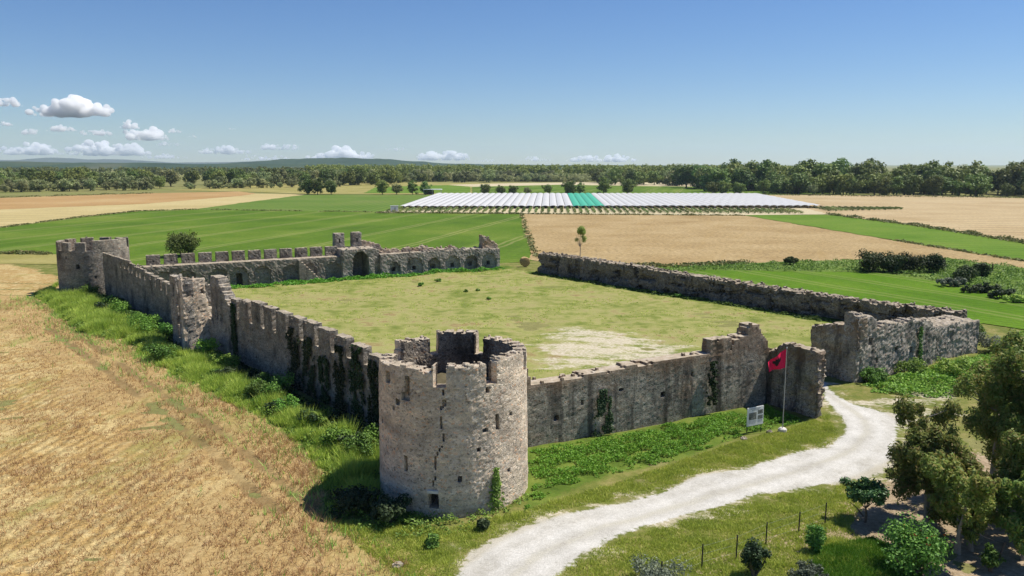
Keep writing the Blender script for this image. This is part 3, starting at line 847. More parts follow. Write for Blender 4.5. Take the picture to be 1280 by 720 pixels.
hp = w.prof([(0, 5.6), (5.2, 7.2)], .2, 8, .15)
obj('side_wall', w.mesh('side_wall', (w.Z < hp), M_RUIN, 13), mt)
w = Wall(W1B + d1*6.2 + o1*.1, W1B - d1*.35 + o1*.1, 1.1, 8.4, .22)   # main wall plane behind, stepping down
hp = w.prof([(0, 3.0), (1.25, 3.2), (1.4, 6.9), (1.6, 7.75), (3.5, 7.7), (3.7, 7.1), (4.2, 7.0), (4.4, 6.5), (5.0, 6.3), (5.2, 6.0), (5.6, 5.6), (6.6, 5.2)], .06, 5, .08)  # low notch at the start is added to let sun reach the side wall
mk = (w.Z < hp) & ~((abs(w.S - 2.9) < .24) & (w.Z > 3.4) & (w.Z < 4.9)) & ~((abs(w.S - 4.1) < .3) & (w.Z > 3.3) & (w.Z < 3.9)) & ~((abs(w.S - 1.6) < .2) & (w.Z > 2.6) & (w.Z < 3.4))
obj('back_wall', w.mesh('back_wall', mk, M_RUIN, 15), mt)
tag(mt, 'half ruined square tower with a vertical slot, rising mid-way along the left wall', 'tower')

# --- left wall, far stretch
w = Wall(W2B, W2A, 1.3, 6.6, .25)
L2 = w.L
hp = w.prof([(L2-40, 6.3), (L2-32.2, 6.35), (L2-27.6, 6.25), (L2-24, 5.85), (L2-20.6, 5.75), (L2-17.5, 4.5), (L2-12.8, 3.9), (L2, 3.8)], .05, 4, .06)
mk = (w.Z < hp) & ~((w.T > .4) & (w.Z > hp - 1.9))
for i in range(9):
    a = L2 - 31.5 + i*1.75
    mk = mk & ~((abs(w.S - a) < .3) & (abs(w.Z - (hp - .85)) < .42) & (w.T > -1))
wall2 = empty('castle_wall', (0, 0, 0))
obj('wall_body', w.mesh('wall_body', mk, M_WALL, 17), wall2)
for i, a in enumerate(np.arange(L2-20.2, L2-3, 2.1)):
    merlon(w.p0, w.d, w.nrm, a, a+1.65, -.02, .6, 3.4, 5.55 - .11*i, M_WALL, wall2, 60+i)
tag(wall2, 'loopholed stone wall between the far round tower and the slotted ruin', 'wall')

# --- back wall, left stretch: arcade below, wall walk, merlons on the outer side, stair
w = Wall(BKM, BKL, 2.6, 4.0, .24, -2.6)
hp = w.prof([(0, 3.7), (35, 3.85)], .05, 4, .05)
mk = w.Z < hp
for i in range(9):
    c = 2.6 + i*3.7 + .5*math.sin(i*2.3)
    arch = (abs(w.S - c) < 1.35) & (w.Z < 1.75 + np.sqrt(np.clip(1.35**2 - (w.S - c)**2, 0, None))*.8) & (w.T > -.4)
    if i in (0, 5, 7): arch = arch & (w.T > -.3)
    if i in (1, 4, 6): arch = arch | ((abs(w.S - c) < .45) & (w.Z < 1.9) & (w.T > -1.9))
    mk = mk & ~arch
bw = empty('castle_wall', (0, 0, 0))
obj('wall_body', w.mesh('wall_body', mk, M_WALL, 19), bw)
wo_ = w
for i in range(12):
    a = w.L - (3.9 + 2.5*i)
    merlon(w.p0, w.d, w.nrm, a-1.95, a, -2.62, -1.85, 3.4, 5.3, M_WALL, bw, 80+i, (.16, .75, 1.15))
st = MB()
for i in range(9):
    a = w.L - 26.0 - .38*(i+1); zt = 3.6 - .40*i
    p = w.p0 + w.d*a + w.nrm*.55
    st.box((p[0], p[1], (zt-.3)/2), (.40, 1.1, zt+.3), math.atan2(w.d[1], w.d[0]))
obj('staircase', st.mesh('staircase', M_WALL), bw)
tag(bw, 'back wall with a row of square merlons and a stone stair to its walk', 'wall')

# --- gatehouse ruin in the back wall
dB = (BKR - BKM) / np.linalg.norm(BKR - BKM)
nB = np.array([dB[1], -dB[0]])                      # towards the court
gh = empty('gate_tower', (0, 0, 0))
ga = BKM + dB*(-1.2) + nB*1.0
gb = ga + dB*6.6
w = Wall(gb, ga, 5.5, 5.4, .25, -5.5)
hp = w.prof([(0, 4.6), (1, 4.9), (6.6, 4.9)], .12, 6, .14)
mk = (w.Z < hp) & ~((abs(w.S - 3.4) < 1.35) & (w.Z < 3.1 + np.sqrt(np.clip(1.35**2 - (w.S-3.4)**2, 0, None))) & (w.T > -3.6))
mk = mk & ~((w.S < 1.1) & (w.T > -.6) & (w.Z > 0) & (w.S > .0)) 
obj('wall_body', w.mesh('wall_body', mk, M_RUIN, 21), gh)
for a0, a1, z1, sd in ((4.9, 6.6, 7.35, 1), (1.9, 3.5, 7.4, 2)):
    merlon(w.p0, w.d, w.nrm, a0, a1, -5.4, -4.0, 4.5, z1, M_RUIN, gh, 30+sd, (.4, 1.2, 2.0), .24, 'turret')
w2 = Wall(gb + dB*2.0, ga + dB*3.4, 1.2, 6.2, .25, -5.4)
hp = w2.prof([(0, 4.6), (1.2, 5.2), (2.5, 5.7), (5.2, 5.9)], .2, 6, .2)
obj('broken_parapet', w2.mesh('broken_parapet', (w2.Z < hp) & (w2.Z > 3.4), M_BRICKY, 25), gh)
tag(gh, 'ruined gate tower with a dark arch and two square turrets in the back wall', 'tower')

# --- back wall, right stretch: plastered arcade, broken brick top
w = Wall(BKR, gb, 2.4, 5.0, .24, -2.4)
hp = w.prof([(0, 3.45), (5, 3.85), (12, 3.95), (18, 3.8), (26, 3.8)], .08, 9, .08)
hr = w.prof([(0, 3.5), (7, 3.6), (9, 4.3), (12, 4.0), (14, 4.6), (19, 4.3), (25, 4.7)], .25, 10, .2)
mk = (w.Z < hp)
for i, c in enumerate(np.linspace(2.3, w.L-2.6, 6)):
    aw = (1.5, 1.3, 1.45, 1.2, 1.5, 1.0)[i]
    arch = (abs(w.S - c) < aw) & (w.Z < 1.5 + np.sqrt(np.clip(aw**2 - (w.S - c)**2, 0, None))*.9) & (w.T > -(.4, .55, .3, .5, .35, .25)[i])
    arch = arch | ((abs(w.S - c) < .4) & (w.Z > .6) & (w.Z < 1.35) & (w.T > -1.6))
    mk = mk & ~arch
br = empty('castle_wall', (0, 0, 0))
obj('wall_body', w.mesh('wall_body', mk, M_RUIN, 27), br)
obj('broken_top', w.mesh('broken_top', (w.Z < hr) & (w.Z > 3.2) & (w.T < -1.5), M_BRICKY, 28), br)
wt = Wall(BKR + (-dB)*.3, BKR - dB*3.4, 1.8, 6.4, .24, -2.0)
ht = wt.prof([(0, 4.3), (.8, 4.9), (1.8, 5.2), (2.6, 6.0), (3.1, 6.2)], .2, 12, .25)
obj('turret', wt.mesh('turret', (wt.Z < ht) & (wt.Z > 3.2), M_BRICKY, 29), br)
tag(br, 'ruined arcaded back wall ending at a jagged stub beside the straw bale', 'wall')

# --- long far right wall
w = Wall(FRJ, FRI, 2.0, 4.2, .25, -2.0)
L3 = w.L
hp = w.prof([(L3-q, h) for q, h in ((0, 3.45), (6, 3.55), (15, 3.5), (24, 3.4), (32, 3.15), (39, 3.1), (45, 2.98), (51, 2.9), (56.5, 2.85), (61.5, 2.85), (66, 3.0), (69.9, 3.0))], .16, 14, .16)
mk = w.Z < hp
rr = np.random.RandomState(5)
sz_ = np.stack(np.broadcast_arrays(w.S[:,:,0:1] + 0*w.Z, 0*w.S + 2.2*w.Z), -1)[:,0]
er = snoise(sz_.reshape(-1, 2), 5.5, 61, 4).reshape(w.ns, 1, w.nz) + .25*(w.Z < 1.8)
mk = mk & ~((er > .25) & (w.T > -.4) & (w.Z < hp - .5)) & ~((er > .6) & (w.T > -.75) & (w.Z < hp - .6))
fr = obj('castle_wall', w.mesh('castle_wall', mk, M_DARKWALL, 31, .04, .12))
tag(fr, 'long low ragged wall in shadow along the young green field', 'wall')

# --- front wall by the path
w = Wall(FWK, FWL, 1.3, 7.2, .2)
hp = w.prof([(0, 5.6), (.85, 5.6), (.95, 4.4), (3.3, 4.42), (6.5, 4.57), (10, 4.72), (13.7, 4.83), (16.5, 4.75), (18.8, 4.9), (19.1, 5.6), (20.4, 5.9), (20.6, 6.7), (21.5, 6.65), (21.8, 5.9), (22.6, 5.0), (22.9, 4.2)], .07, 15, .08)
mk = w.Z < hp
for a, z in ((5.1, 2.6), (8.4, 3.1), (12.2, 2.2), (14.9, 3.4), (3.0, 1.8), (17.3, 2.9)):
    mk = mk & ~((abs(w.S - a) < .17) & (abs(w.Z - z) < .15) & (w.T < .5))
fw = empty('castle_wall', (0, 0, 0))
obj('wall_body', w.mesh('wall_body', mk, M_FRONT, 33, .007, .006), fw)
merlon(w.p0, w.d, w.nrm, 16.6, 18.7, .0, .95, 4.5, 5.85, M_FRONT, fw, 121, None, .2)
dS = (SPL - FWL) / np.linalg.norm(SPL - FWL)
ws = Wall(FWL - dS*1.0, SPL - dS*.55, .8, 6.0, .2)
hp = ws.prof([(0, 4.2), (1.2, 4.4), (1.9, 5.05), (3, 5.25), (5.6, 5.2), (6.4, 4.9)], .06, 16, .1)
sc_ = ws.Z * 0
mk = (ws.Z < hp) & ~((ws.Z < .8) & (ws.S > ws.L - .25)) & ~((ws.S > ws.L - .2) & (np.random.RandomState(3).rand(ws.ns, ws.nt, ws.nz) < .5))
obj('gate_jamb', ws.mesh('gate_jamb', mk, M_FRONT, 35, .04, .07), fw)
tag(fw, 'stained front wall between the cracked tower and the gate, behind the red flag', 'wall')

# --- ruined walls right of the gate
w = Wall(RQ, RR, 1.4, 6.6, .2)
hp = w.prof([(0, 6.05), (.8, 6.1), (1.5, 5.95), (2.7, 5.6), (3.1, 4.6), (3.5, 4.5), (4.0, 4.95), (5.5, 4.7), (7.2, 4.7), (9.9, 4.65), (11.9, 4.3), (12.6, 3.7), (13, 3.6)], .12, 17, .12)
mk = (w.Z < hp) & (w.S < 13.1)
for a, z in ((3.2, 1.6), (6.2, 2.3), (2.1, 3.4), (8.8, 1.9)):
    mk = mk & ~((abs(w.S - a) < .22) & (abs(w.Z - z) < .3) & (w.T < .6))
rw = empty('castle_wall', (0, 0, 0))
obj('wall_body', w.mesh('wall_body', mk, M_RUIN, 37, .03, .05), rw)
w = Wall(RQ + w.d*13.0 + w.nrm*.15, RR + w.nrm*.15, 3.6, 4.2, .22)
hp = w.prof([(0, 3.6), (3, 3.5), (8.5, 3.25)], .04, 18, .05)
obj('corner_block', w.mesh('corner_block', (w.Z < hp), M_RUIN, 39, .04, .06), rw)
dR = (RQ - RQI) / np.linalg.norm(RQ - RQI)
w = Wall(RQI - dR*.5, RQ + dR*.05, 1.2, 6.2, .2)
hp = w.prof([(0, 4.4), (1.3, 4.7), (2.2, 4.95), (3.6, 4.9), (4.2, 5.2), (4.8, 5.9)], .1, 19, .1)
und = (w.Z < .9 - .25*w.S)
obj('gate_jamb', w.mesh('gate_jamb', (w.Z < hp) & ~((w.Z < .55) & (w.T < .35)), M_FRONT, 41, .04, .09), rw)
tag(rw, 'broken grey wall right of the gate with a flat-topped block at its end', 'wall')

# ------------------------------------------------------------------ foliage tools
def leaves(C, N, ln, wd, seed, jitter=.6, droop=0.0):
    """one quad per leaf: centres C, outward directions N"""
    r = np.random.RandomState(seed)
    n = len(C)
    nn = N + r.normal(size=(n,3))*jitter
    nn /= np.linalg.norm(nn, axis=1)[:,None] + 1e-9
    a = r.normal(size=(n,3))
    if droop: a = a*(1-droop) + np.array([0,0,-1])*droop*1.6
    u = a - (a*nn).sum(1)[:,None]*nn
    u /= np.linalg.norm(u, axis=1)[:,None] + 1e-9
    v = np.cross(nn, u)
    L = (ln*r.uniform(.6, 1.35, n)/2)[:,None]; W = (wd*r.uniform(.7, 1.3, n)/2)[:,None]
    V = np.stack([C - u*L, C + v*W - u*L*.1, C + u*L, C - v*W - u*L*.1], 1).reshape(-1, 3)
    return V, np.arange(4*n).reshape(-1, 4)

def clumps(centres, radii, per, seed, shell=.55, up=.35, flat=.8):
    r = np.random.RandomState(seed)
    Cs, Ns = [], []
    for c, q in zip(centres, radii):
        k = max(4, int(per * (q/np.mean(radii))**2))
        d = r.normal(size=(k,3)); d /= np.linalg.norm(d, axis=1)[:,None]
        rr_ = q * r.uniform(0, 1, k)**shell
        p = d*rr_[:,None]; p[:,2] *= flat
        Cs.append(c + p)
        Ns.append(d + [0, 0, up])
    return np.concatenate(Cs), np.concatenate(Ns)

def crown_centres(n, rx, ry, rz, zc, seed, low=-.75, edge=.33, taper=0.0):
    r = np.random.RandomState(seed)
    out = []
    while len(out) < n:
        d = r.normal(size=3); d /= np.linalg.norm(d)
        if d[2] < low: continue
        q = r.uniform(0, 1)**edge * (.82 + .25*math.sin(3*math.atan2(d[1], d[0]) + seed))
        s = 1 - taper*max(0, d[2])
        out.append((d[0]*q*rx*s, d[1]*q*ry*s, zc + d[2]*q*rz))
    return np.array(out)

def limbs(mb, base_r, h_split, ends, seed, lean=(0,0), m=0, n=6):
    r = np.random.RandomState(seed)
    top = np.array([lean[0], lean[1], h_split])
    mid = top*.5 + [r.normal()*.05*h_split, r.normal()*.05*h_split, 0]
    mb.tube([(0,0,-.2), mid, top], [base_r*1.15, base_r*.85, base_r*.7], n, m)
    for e in ends:
        e = np.array(e)
        m1 = top + (e-top)*.5 + r.normal(size=3)*.06*np.linalg.norm(e-top)
        mb.tube([top, m1, e], [base_r*.5, base_r*.3, base_r*.1], max(4, n-1), m)

def tree_mesh(name, mats, seed, h, rx, ry, rz, zc, nc, cr, per, lf, base_r, split, low=-.75, taper=0.0, n=5):
    cc = crown_centres(nc, rx, ry, rz, zc, seed, low, .33, taper)
    rs = cr*np.random.RandomState(seed+1).uniform(.6, 1.35, nc)
    C, N = clumps(cc, rs, per, seed+2)
    V, Q = leaves(C, N, lf, lf*.62, seed+3)
    mb = MB()
    mb.add(V, Q, m=0)
    limbs(mb, base_r, split, [cc[i] for i in range(0, nc, max(1, nc//6))], seed, m=1, n=n)
    return mb.mesh(name, mats)

def place(name, me, x, y, z=0.0, s=1.0, rz=0.0, sz=None):
    o = obj(name, me)
    o.location = (x, y, z); o.rotation_euler = (0, 0, rz)
    o.scale = (s, s, s if sz is None else sz)
    return o

# ------------------------------------------------------------------ far trees
rnd = random.Random(7)
oaks = [tree_mesh('broad_tree', [L_FOREST, M_BARK], 100+i, 10, 4.4, 4.4, 4.4, 4.9, 44, 1.6, 60, .85, .28, 1.6, -.98) for i in range(4)]
willows = [tree_mesh('willow_tree', [L_WILLOW, M_BARK], 120+i, 9, 4.4, 4.4, 3.7, 4.2, 40, 1.4, 60, .75, .3, 1.5, -.98) for i in range(4)]
darks = [tree_mesh('dark_tree', [L_OAK, M_BARK], 140+i, 10, 4.1, 4.1, 4.5, 4.8, 44, 1.5, 60, .8, .28, 1.5, -.98) for i in range(3)]

# solitary trees along the far side of the covers: px, top py, kind
SOLO = [(384,222,1,'wide dark tree left of the low green field'), (397,221,1,'dark rounded tree in the field left of centre, between two others'), (414,225,0,'green tree on the right end of the clump left of centre'),
        (478,224,0,'lone round green tree left of the pale bushes by the shelter'), (496,227,2,'pale willow bush left of the dark trees by the shelter'), (516,226,1,'dark bushy tree behind the flat roofed shelter'), (532,226,1,'dark low tree just left of the flat roofed shelter'),
        (607,229,0,'first round tree right of the shelter behind the white covers'), (626,231,0,'low round tree second right of the shelter behind the covers'), (642,230,0,'small round tree midway along the white striped covers'), (659,232,2,'pale low bush behind the striped white covers'), (684,228,1,'dark tree behind the covers left of the green cover'),
        (711,224,0,'tall green tree behind the bright green cover'), (726,229,1,'dark shorter tree close right of the tall one behind the green cover'), (754,222,1,'very dark full tree right of the green cover'), (785,222,0,'tall oval green tree furthest right of the green cover row'),
        (890,226,0,'first rounded tree behind the right part of the white covers'), (905,224,0,'middle tree of three behind the right part of the covers'), (924,226,0,'third tree behind the right part of the covers, lighter green'), (954,221,1,'dark tall tree at the right end of the white covers'),
        (1016,228,2,'pale round bush at the edge of the pale wheat field')]
for x, t_, k, lab in SOLO:
    p = g(x, 243.2)
    v = (t_-360)/FPX
    h = CAM_H - p[1]*(SP + v*CP)/(CP - v*SP)
    me = (oaks, darks, willows)[k][rnd.randrange(3)]
    o = place('field_tree', me, p[0], p[1], 0, h/9.4, rnd.uniform(0, 6.3))
    tag(o, lab, 'tree', 'solitary trees behind the covered crop')

# the three belts of trees along the river
def belt(n, xr, yr, hr, kinds, lab, group, name, seed, ycurve=None):
    r = random.Random(seed)
    for i in range(n):
        x = r.uniform(*xr)
        y = (ycurve(x) if ycurve else 0) + r.uniform(*yr)
        me = r.choice(kinds)
        h = r.uniform(*hr)
        o = place(name, me, x, y, -.2, h/9.4*r.uniform(.95, 1.15), r.uniform(0, 6.3), h/9.4)
        tag(o, lab, 'tree', group)

# left belt: silvery willows in front, darker trees behind
belt(75, (-430, -135), (0, 26), (5, 12), willows, 'silvery willow in the front of the tree belt beyond the left fields', 'silvery willows of the left tree belt', 'willow_tree', 1, lambda x: 500 + (x+420)*.62)
belt(120, (-520, -110), (25, 150), (10.5, 18.5), willows[:2] + oaks[:2] + oaks, 'leafy tree inside the belt beyond the left fields', 'trees of the left belt', 'belt_tree', 2, lambda x: 510 + (x+420)*.66)
belt(110, (-260, 60), (0, 110), (8, 17), willows + willows + oaks, 'greyish willow in the low belt between the left fields and the hills', 'willows of the middle belt', 'willow_tree', 3, lambda x: 760 + (x+250)*.35)
# right belt: tall dark woods at the edge of the pale wheat
belt(84, (170, 430), (0, 14), (7, 16), oaks + darks + oaks + willows[:2], 'leafy tree standing at the edge of the pale wheat field', 'trees edging the pale wheat', 'woodland_tree', 4, lambda x: 520 - (x-175)*.42)
belt(190, (140, 560), (10, 110), (14, 22.5), oaks + darks + oaks, 'tall tree of the wood behind the pale wheat field', 'tall trees of the right wood', 'tall_woodland_tree', 5, lambda x: 540 - (x-175)*.40)
belt(60, (85, 250), (0, 100), (12, 18), oaks + willows[:2] + darks[:1], 'tree in the lower belt where the right wood begins', 'trees where the right wood begins', 'belt_tree', 6, lambda x: 740 - (x-90)*.7)

# far straight-edged forest across the middle: one mass
def forest_mass(name, n, xr, y0, yd, hr, seed, m, lf):
    r = np.random.RandomState(seed)
    Cs, Ns, nb = [], [], 0
    x = r.uniform(*xr, n); y = y0(x) + r.uniform(0, yd, n); h = r.uniform(*hr, n)
    cc = np.c_[np.repeat(x, 9), np.repeat(y, 9), np.repeat(h, 9)]
    k = len(cc)
    cc[:,2] *= r.uniform(.2, .92, k)
    cc[:,0] += r.normal(size=k)*2.4; cc[:,1] += r.normal(size=k)*2.4
    C, N = clumps(cc, np.full(k, 2.6)*r.uniform(.6, 1.3, k), 20, seed+1)
    V, Q = leaves(C, N, lf, lf*.75, seed+2)
    return obj(name, mesh(name, V, [Q], m))
o = forest_mass('forest', 620, (-260, 330), lambda x: 955 - x*.25, 90, (16.5, 19.5), 51, L_FOREST, 1.7)
tag(o, 'even dark forest stretching across the middle distance below the horizon', 'forest', kind='stuff')
o = forest_mass('thicket', 330, (-110, 250), lambda x: 880 - x*.25, 30, (5, 9), 52, L_WILLOW, 1.3)
tag(o, 'lower pale thicket in front of the dark far forest', 'thicket', kind='stuff')
o = forest_mass('forest', 420, (-1100, -200), lambda x: 1150 - x*.1, 500, (9, 15), 53, L_FOREST, 2.2)
tag(o, 'far woods below the hills on the left', 'forest', kind='stuff')

# ------------------------------------------------------------------ hills
def hills(name, x0, x1, y, ht, depth, m, seed, nx=160, ny=16):
    xs = np.linspace(x0, x1, nx); v = np.linspace(0, 1, ny)
    X, U = np.meshgrid(xs, v)
    P = np.c_[X.ravel(), (y + depth*U).ravel()]
    env = np.interp(X.ravel(), [q[0] for q in ht], [q[1] for q in ht])
    z = env*np.sin(np.clip(U.ravel(), 0, 1)*math.pi)**.8 * (1 + .10*snoise(P, (x1-x0)/7, seed, 4))
    idx = np.arange(nx*ny).reshape(ny, nx)
    Q = np.stack([idx[:-1,:-1], idx[:-1,1:], idx[1:,1:], idx[1:,:-1]], -1).reshape(-1, 4)
    tag(obj(name, mesh(name, np.c_[P, z-2], [Q], m, True)), kind='structure')
M_HILL = field('hill_woods', [(.018,.036,.018), (.035,.060,.028), (.09,.095,.055)], .0035, None, 0, .3)
M_MOUNT = field('mountain_slopes', [(.05,.06,.05), (.09,.10,.08)], .001)
hills('hills', -2700, 250, 3900, [(-2700,20), (-2100,16), (-1600,20), (-1350,36), (-1100,50), (-900,54), (-700,46), (-520,36), (-300,22), (250,14)], 900, M_HILL, 3)
hills('low_hills', -3400, 900, 2900, [(-3400,30), (-2400,26), (-2000,30), (-1300,22), (-800,20), (0,16), (900,14)], 500, M_HILL, 4)
hills('mountains', -8200, -1500, 9000, [(-8200,50), (-6300,70), (-5700,95), (-4900,70), (-4300,35), (-3300,50), (-2750,80), (-2300,50), (-1500,20)], 2500, M_MOUNT, 5)

# ------------------------------------------------------------------ covered crop
M_FILM = plain('white_plastic_film', (.50,.49,.47), .5, .3, 0, .10, .25)
M_GFILM = plain('green_plastic_net', (.05,.33,.21), .6, .3, 0, .12, .3)
M_STEEL = plain('galvanised_steel', (.45,.45,.44), .5, .5, .3)
vp = (g(545, 243.8) - g(492, 262.5)); vp /= np.linalg.norm(vp)
nearA, nearB = g(497, 261.5), g(1030, 260.5)
farA, farB = g(546, 244.0), g(947, 244.2)
NB = 54
gi = 22.0
for i in range(NB):
    u0, u1 = (i + .03)/NB, (i + .97)/NB
    p0, p1 = nearA + (nearB-nearA)*u0, nearA + (nearB-nearA)*u1
    q0, q1 = farA + (farB-farA)*u0, farA + (farB-farA)*u1
    mb = MB()
    V, Q = [], []
    ks = 22
    for k in range(ks+1):
        f = k/ks
        a, b = p0 + (q0-p0)*f, p1 + (q1-p1)*f
        sag = .06*math.sin(k*2.1 + i)
        for e in (0, .25, .5, .75, 1):
            p = a + (b-a)*e
            V.append((p[0], p[1], 1.15 + .34*math.sin(math.pi*e)**.9 + sag*(1 if 0 < e < 1 else 0)))
    for k in range(ks):
        for e in range(4):
            i0 = k*5+e
            Q.append((i0, i0+1, i0+6, i0+5))
    green = gi <= i < gi+4
    root = empty('plastic_tunnel', (p0[0], p0[1], 0))
    off = np.array([p0[0], p0[1], 0])
    V = np.array(V) - off
    obj('cover', mesh('cover', V, [Q], M_GFILM if green else M_FILM, True), root)
    for pt in (p0, p1):
        fb = MB(); fb.tube([(pt[0]-off[0], pt[1]-off[1], -.2), (pt[0]-off[0], pt[1]-off[1], 1.25)], .06, 5)
        obj('post', fb.mesh('post', M_STEEL), root)
    if green:
        tag(root, 'tunnel under bright green netting among the white covers', 'tunnel', 'green netted crop tunnels')
    else:
        tag(root, 'tunnel of white plastic film left of the green netting' if i < gi else 'tunnel of white plastic film right of the green netting', 'tunnel', 'white crop tunnels left of the green' if i < gi else 'white crop tunnels right of the green')

# vine rows in front of and under the covers
def row_mesh(Ln, h, seed):
    r = np.random.RandomState(seed)
    k = int(Ln*9)
    C = np.c_[r.normal(size=k)*.28, r.uniform(0, Ln, k), h*(.25 + .75*r.uniform(0, 1, k))]
    N = np.c_[C[:,0]*2, np.zeros(k), np.ones(k)*.6]
    V, Q = leaves(C, N, .55, .4, seed)
    return mesh('vine_row', V, [Q], L_VINE)
rowm = [row_mesh(30, 1.0, 60+i) for i in range(3)]
a0, a1 = g(478, 266.3), g(1010, 268.2)
NR = 64
for i in range(NR):
    u = (i+.5)/NR
    p = a0 + (a1-a0)*u + [0, 1.5]
    d = (farA + (farB-farA)*u) - (nearA + (nearB-nearA)*u)
    o = place('vine_row', rowm[i % 3], p[0], p[1], .1, 1, math.atan2(-d[0], d[1]))
    o.scale = (1, 1.0 if i < 40 else .9, 1)
    tag(o, 'row of vines growing out from under the covers towards the field edge', 'vine row', 'vine rows before the covers')
b0, b1 = g(1036, 264.5), g(1124, 262)
for i in range(14):
    u = i/13
    p = b0 + (b1-b0)*u
    o = place('vine_row', rowm[i % 3], p[0], p[1]-2, .1, 1, rad(-8)); o.scale = (1.2, 1.0 - .75*u, .9)
    tag(o, 'uncovered row of yellow-green vines right of the white covers', 'vine row', 'uncovered vine rows beside the pale wheat')

# white box, shelter
M_WHITE = plain('white_paint', (.78,.78,.76), .6)
p = g(493, 265)
mb = MB(); mb.box((0,0,1.15), (3.0,2.6,2.3))
bx = empty('storage_hut', (p[0], p[1], 0), rad(8))
obj('wall', mb.mesh('wall', M_WHITE), bx)
mb = MB(); mb.box((0,0,2.42), (3.3,2.9,.18)); obj('roof', mb.mesh('roof', M_STEEL), bx)
mb = MB(); mb.box((.3,-1.32,1.0), (.9,.06,1.8)); obj('door', mb.mesh('door', plain('grey_door', (.5,.5,.5))), bx)
tag(bx, 'small white hut at the left corner of the covered crop', 'hut')
p = g(541, 243.3)
sh = empty('shelter', (p[0], p[1], 0))
mb = MB(); mb.box((0,0,3.3), (11.5,6,.3)); obj('roof', mb.mesh('roof', M_WHITE), sh)
for sx in (-5.3, 0, 5.3):
    for sy in (-2.6, 2.6):
        mb = MB(); mb.tube([(sx,sy,-.2),(sx,sy,3.2)], .12, 6); obj('post', mb.mesh('post', M_STEEL), sh)
mb = MB(); mb.box((-2.5,2.5,1.3), (6,.15,2.6)); obj('wall', mb.mesh('wall', plain('shelter_boards', (.12,.10,.08))), sh)
tag(sh, 'flat pale roofed open shelter among trees beyond the white covers', 'shelter')

# ------------------------------------------------------------------ middle distance: bushes, sapling, bale, post
def bush(name, p, w_, h, m, seed, nc=26, per=90, lf=.28, dens=1.0, depth=None, stem=True, z=0.0):
    """rounded shrub with its own stems"""
    root = empty(name, (p[0], p[1], z))
    dpt = depth or w_
    cc = crown_centres(nc, w_/2*.8, dpt/2*.8, h*.42, h*.5, seed, -.98, .36)
    cr = max(.18, min(w_, h*1.4)*.2)
    rs = cr*np.random.RandomState(seed).uniform(.6, 1.4, nc)
    C, N = clumps(cc, rs, int(per*dens), seed+1)
    ok = C[:,2] > .02
    V, Q = leaves(C[ok], N[ok], lf, lf*.6, seed+2)
    obj('foliage', mesh('foliage', V, [Q], m), root)
    if stem:
        mb = MB()
        r = np.random.RandomState(seed)
        for i in range(0, nc, max(1, nc//7)):
            mb.tube([(r.normal()*.06*w_, r.normal()*.06*w_, -.15), cc[i]*[.6,.6,.5], cc[i]], [.03*h**.5+.02, .02*h**.5+.012, .012], 5)
        obj('stems', mb.mesh('stems', M_BARK), root)
    return root

b_ = bush('shrub', g(230,320), 9.2, 5.6, L_OAK, 201, 46, 150, .42)
tag(b_, 'dark round shrub standing behind the row of merlons on the green field', 'shrub')
for i, (x, y, w_, h, lab) in enumerate([(1091,339,7.5,3.7,'tall dark shrub at the left end of the hedge clump by the wheat'), (1112,340,6,3.3,'dark shrub second in the hedge clump beside the wheat'), (1134,340.5,6,3.3,'rounded dark shrub in the middle of the hedge clump'), (1165,340,5.2,2.9,'separate round dark shrub right of the hedge clump'),
        (1203,355,3.6,2.6,'leaning dark shrub at the corner of the young green field'), (1226,345,3,2.0,'small dark shrub in the weedy margin beyond the green field'), (987,331,3.0,1.3,'tiny shrub at the wheat edge behind the long low wall')]):
    p = g(x, y)
    tag(bush('shrub', p, w_*1.1, h*1.15, L_HEDGE, 210+i*3, 34, 110, .34), lab, 'shrub')
for i, (x, y, w_, d_, h, lab) in enumerate([(1190,358,7,3,1.4,'low dry bramble patch left of the leaning shrub'), (1225,366,7,3,1.5,'low bramble thicket along the green field edge'), (1250,373,6,3,1.4,'bramble thicket near the right edge beside the green field'), (1272,378,5,3,1.4,'straw-coloured clump ending the bramble row')]):
    tag(bush('bramble', g(x, y), w_, h, (L_OLIVE, L_DARKB, L_DARKB, L_TALL)[i], 240+i*3, 26, 90, .3, 1, d_), lab, 'bramble')

# slender field tree
p = g(725, 322)
ft = empty('slender_tree', (p[0], p[1], 0))
mb = MB()
mb.tube([(0,0,-.2), (.05,.05,1.8), (-.05,0,3.2), (.1,0,5.2)], [.10,.08,.06,.03], 6)
for e in ((.9,.2,3.9), (-1.0,.1,4.1), (-.8,-.4,3.4), (.7,-.3,5.2), (-.5,.3,5.4), (-1.05,0,4.8)):
    mb.tube([(0,0,2.0+abs(e[0])*.2), (e[0]*.5, e[1]*.5, e[2]*.8), e], [.045,.03,.012], 5)
obj('trunk', mb.mesh('trunk', M_PBARK), ft)
cc = crown_centres(22, 1.15, 1.1, 1.05, 5.4, 5)
cc = np.concatenate([cc, [(.9,.2,3.9), (.75,0,3.5), (.6,.1,4.3), (-.75,-.3,3.7)]])
C, N = clumps(cc, np.full(len(cc), .55), 170, 9)
V, Q = leaves(C, N, .2, .13, 8)
obj('crown', mesh('crown', V, [Q], L_SAPL), ft)
tag(ft, 'slender young tree with a tufted crown alone before the wheat', 'tree')

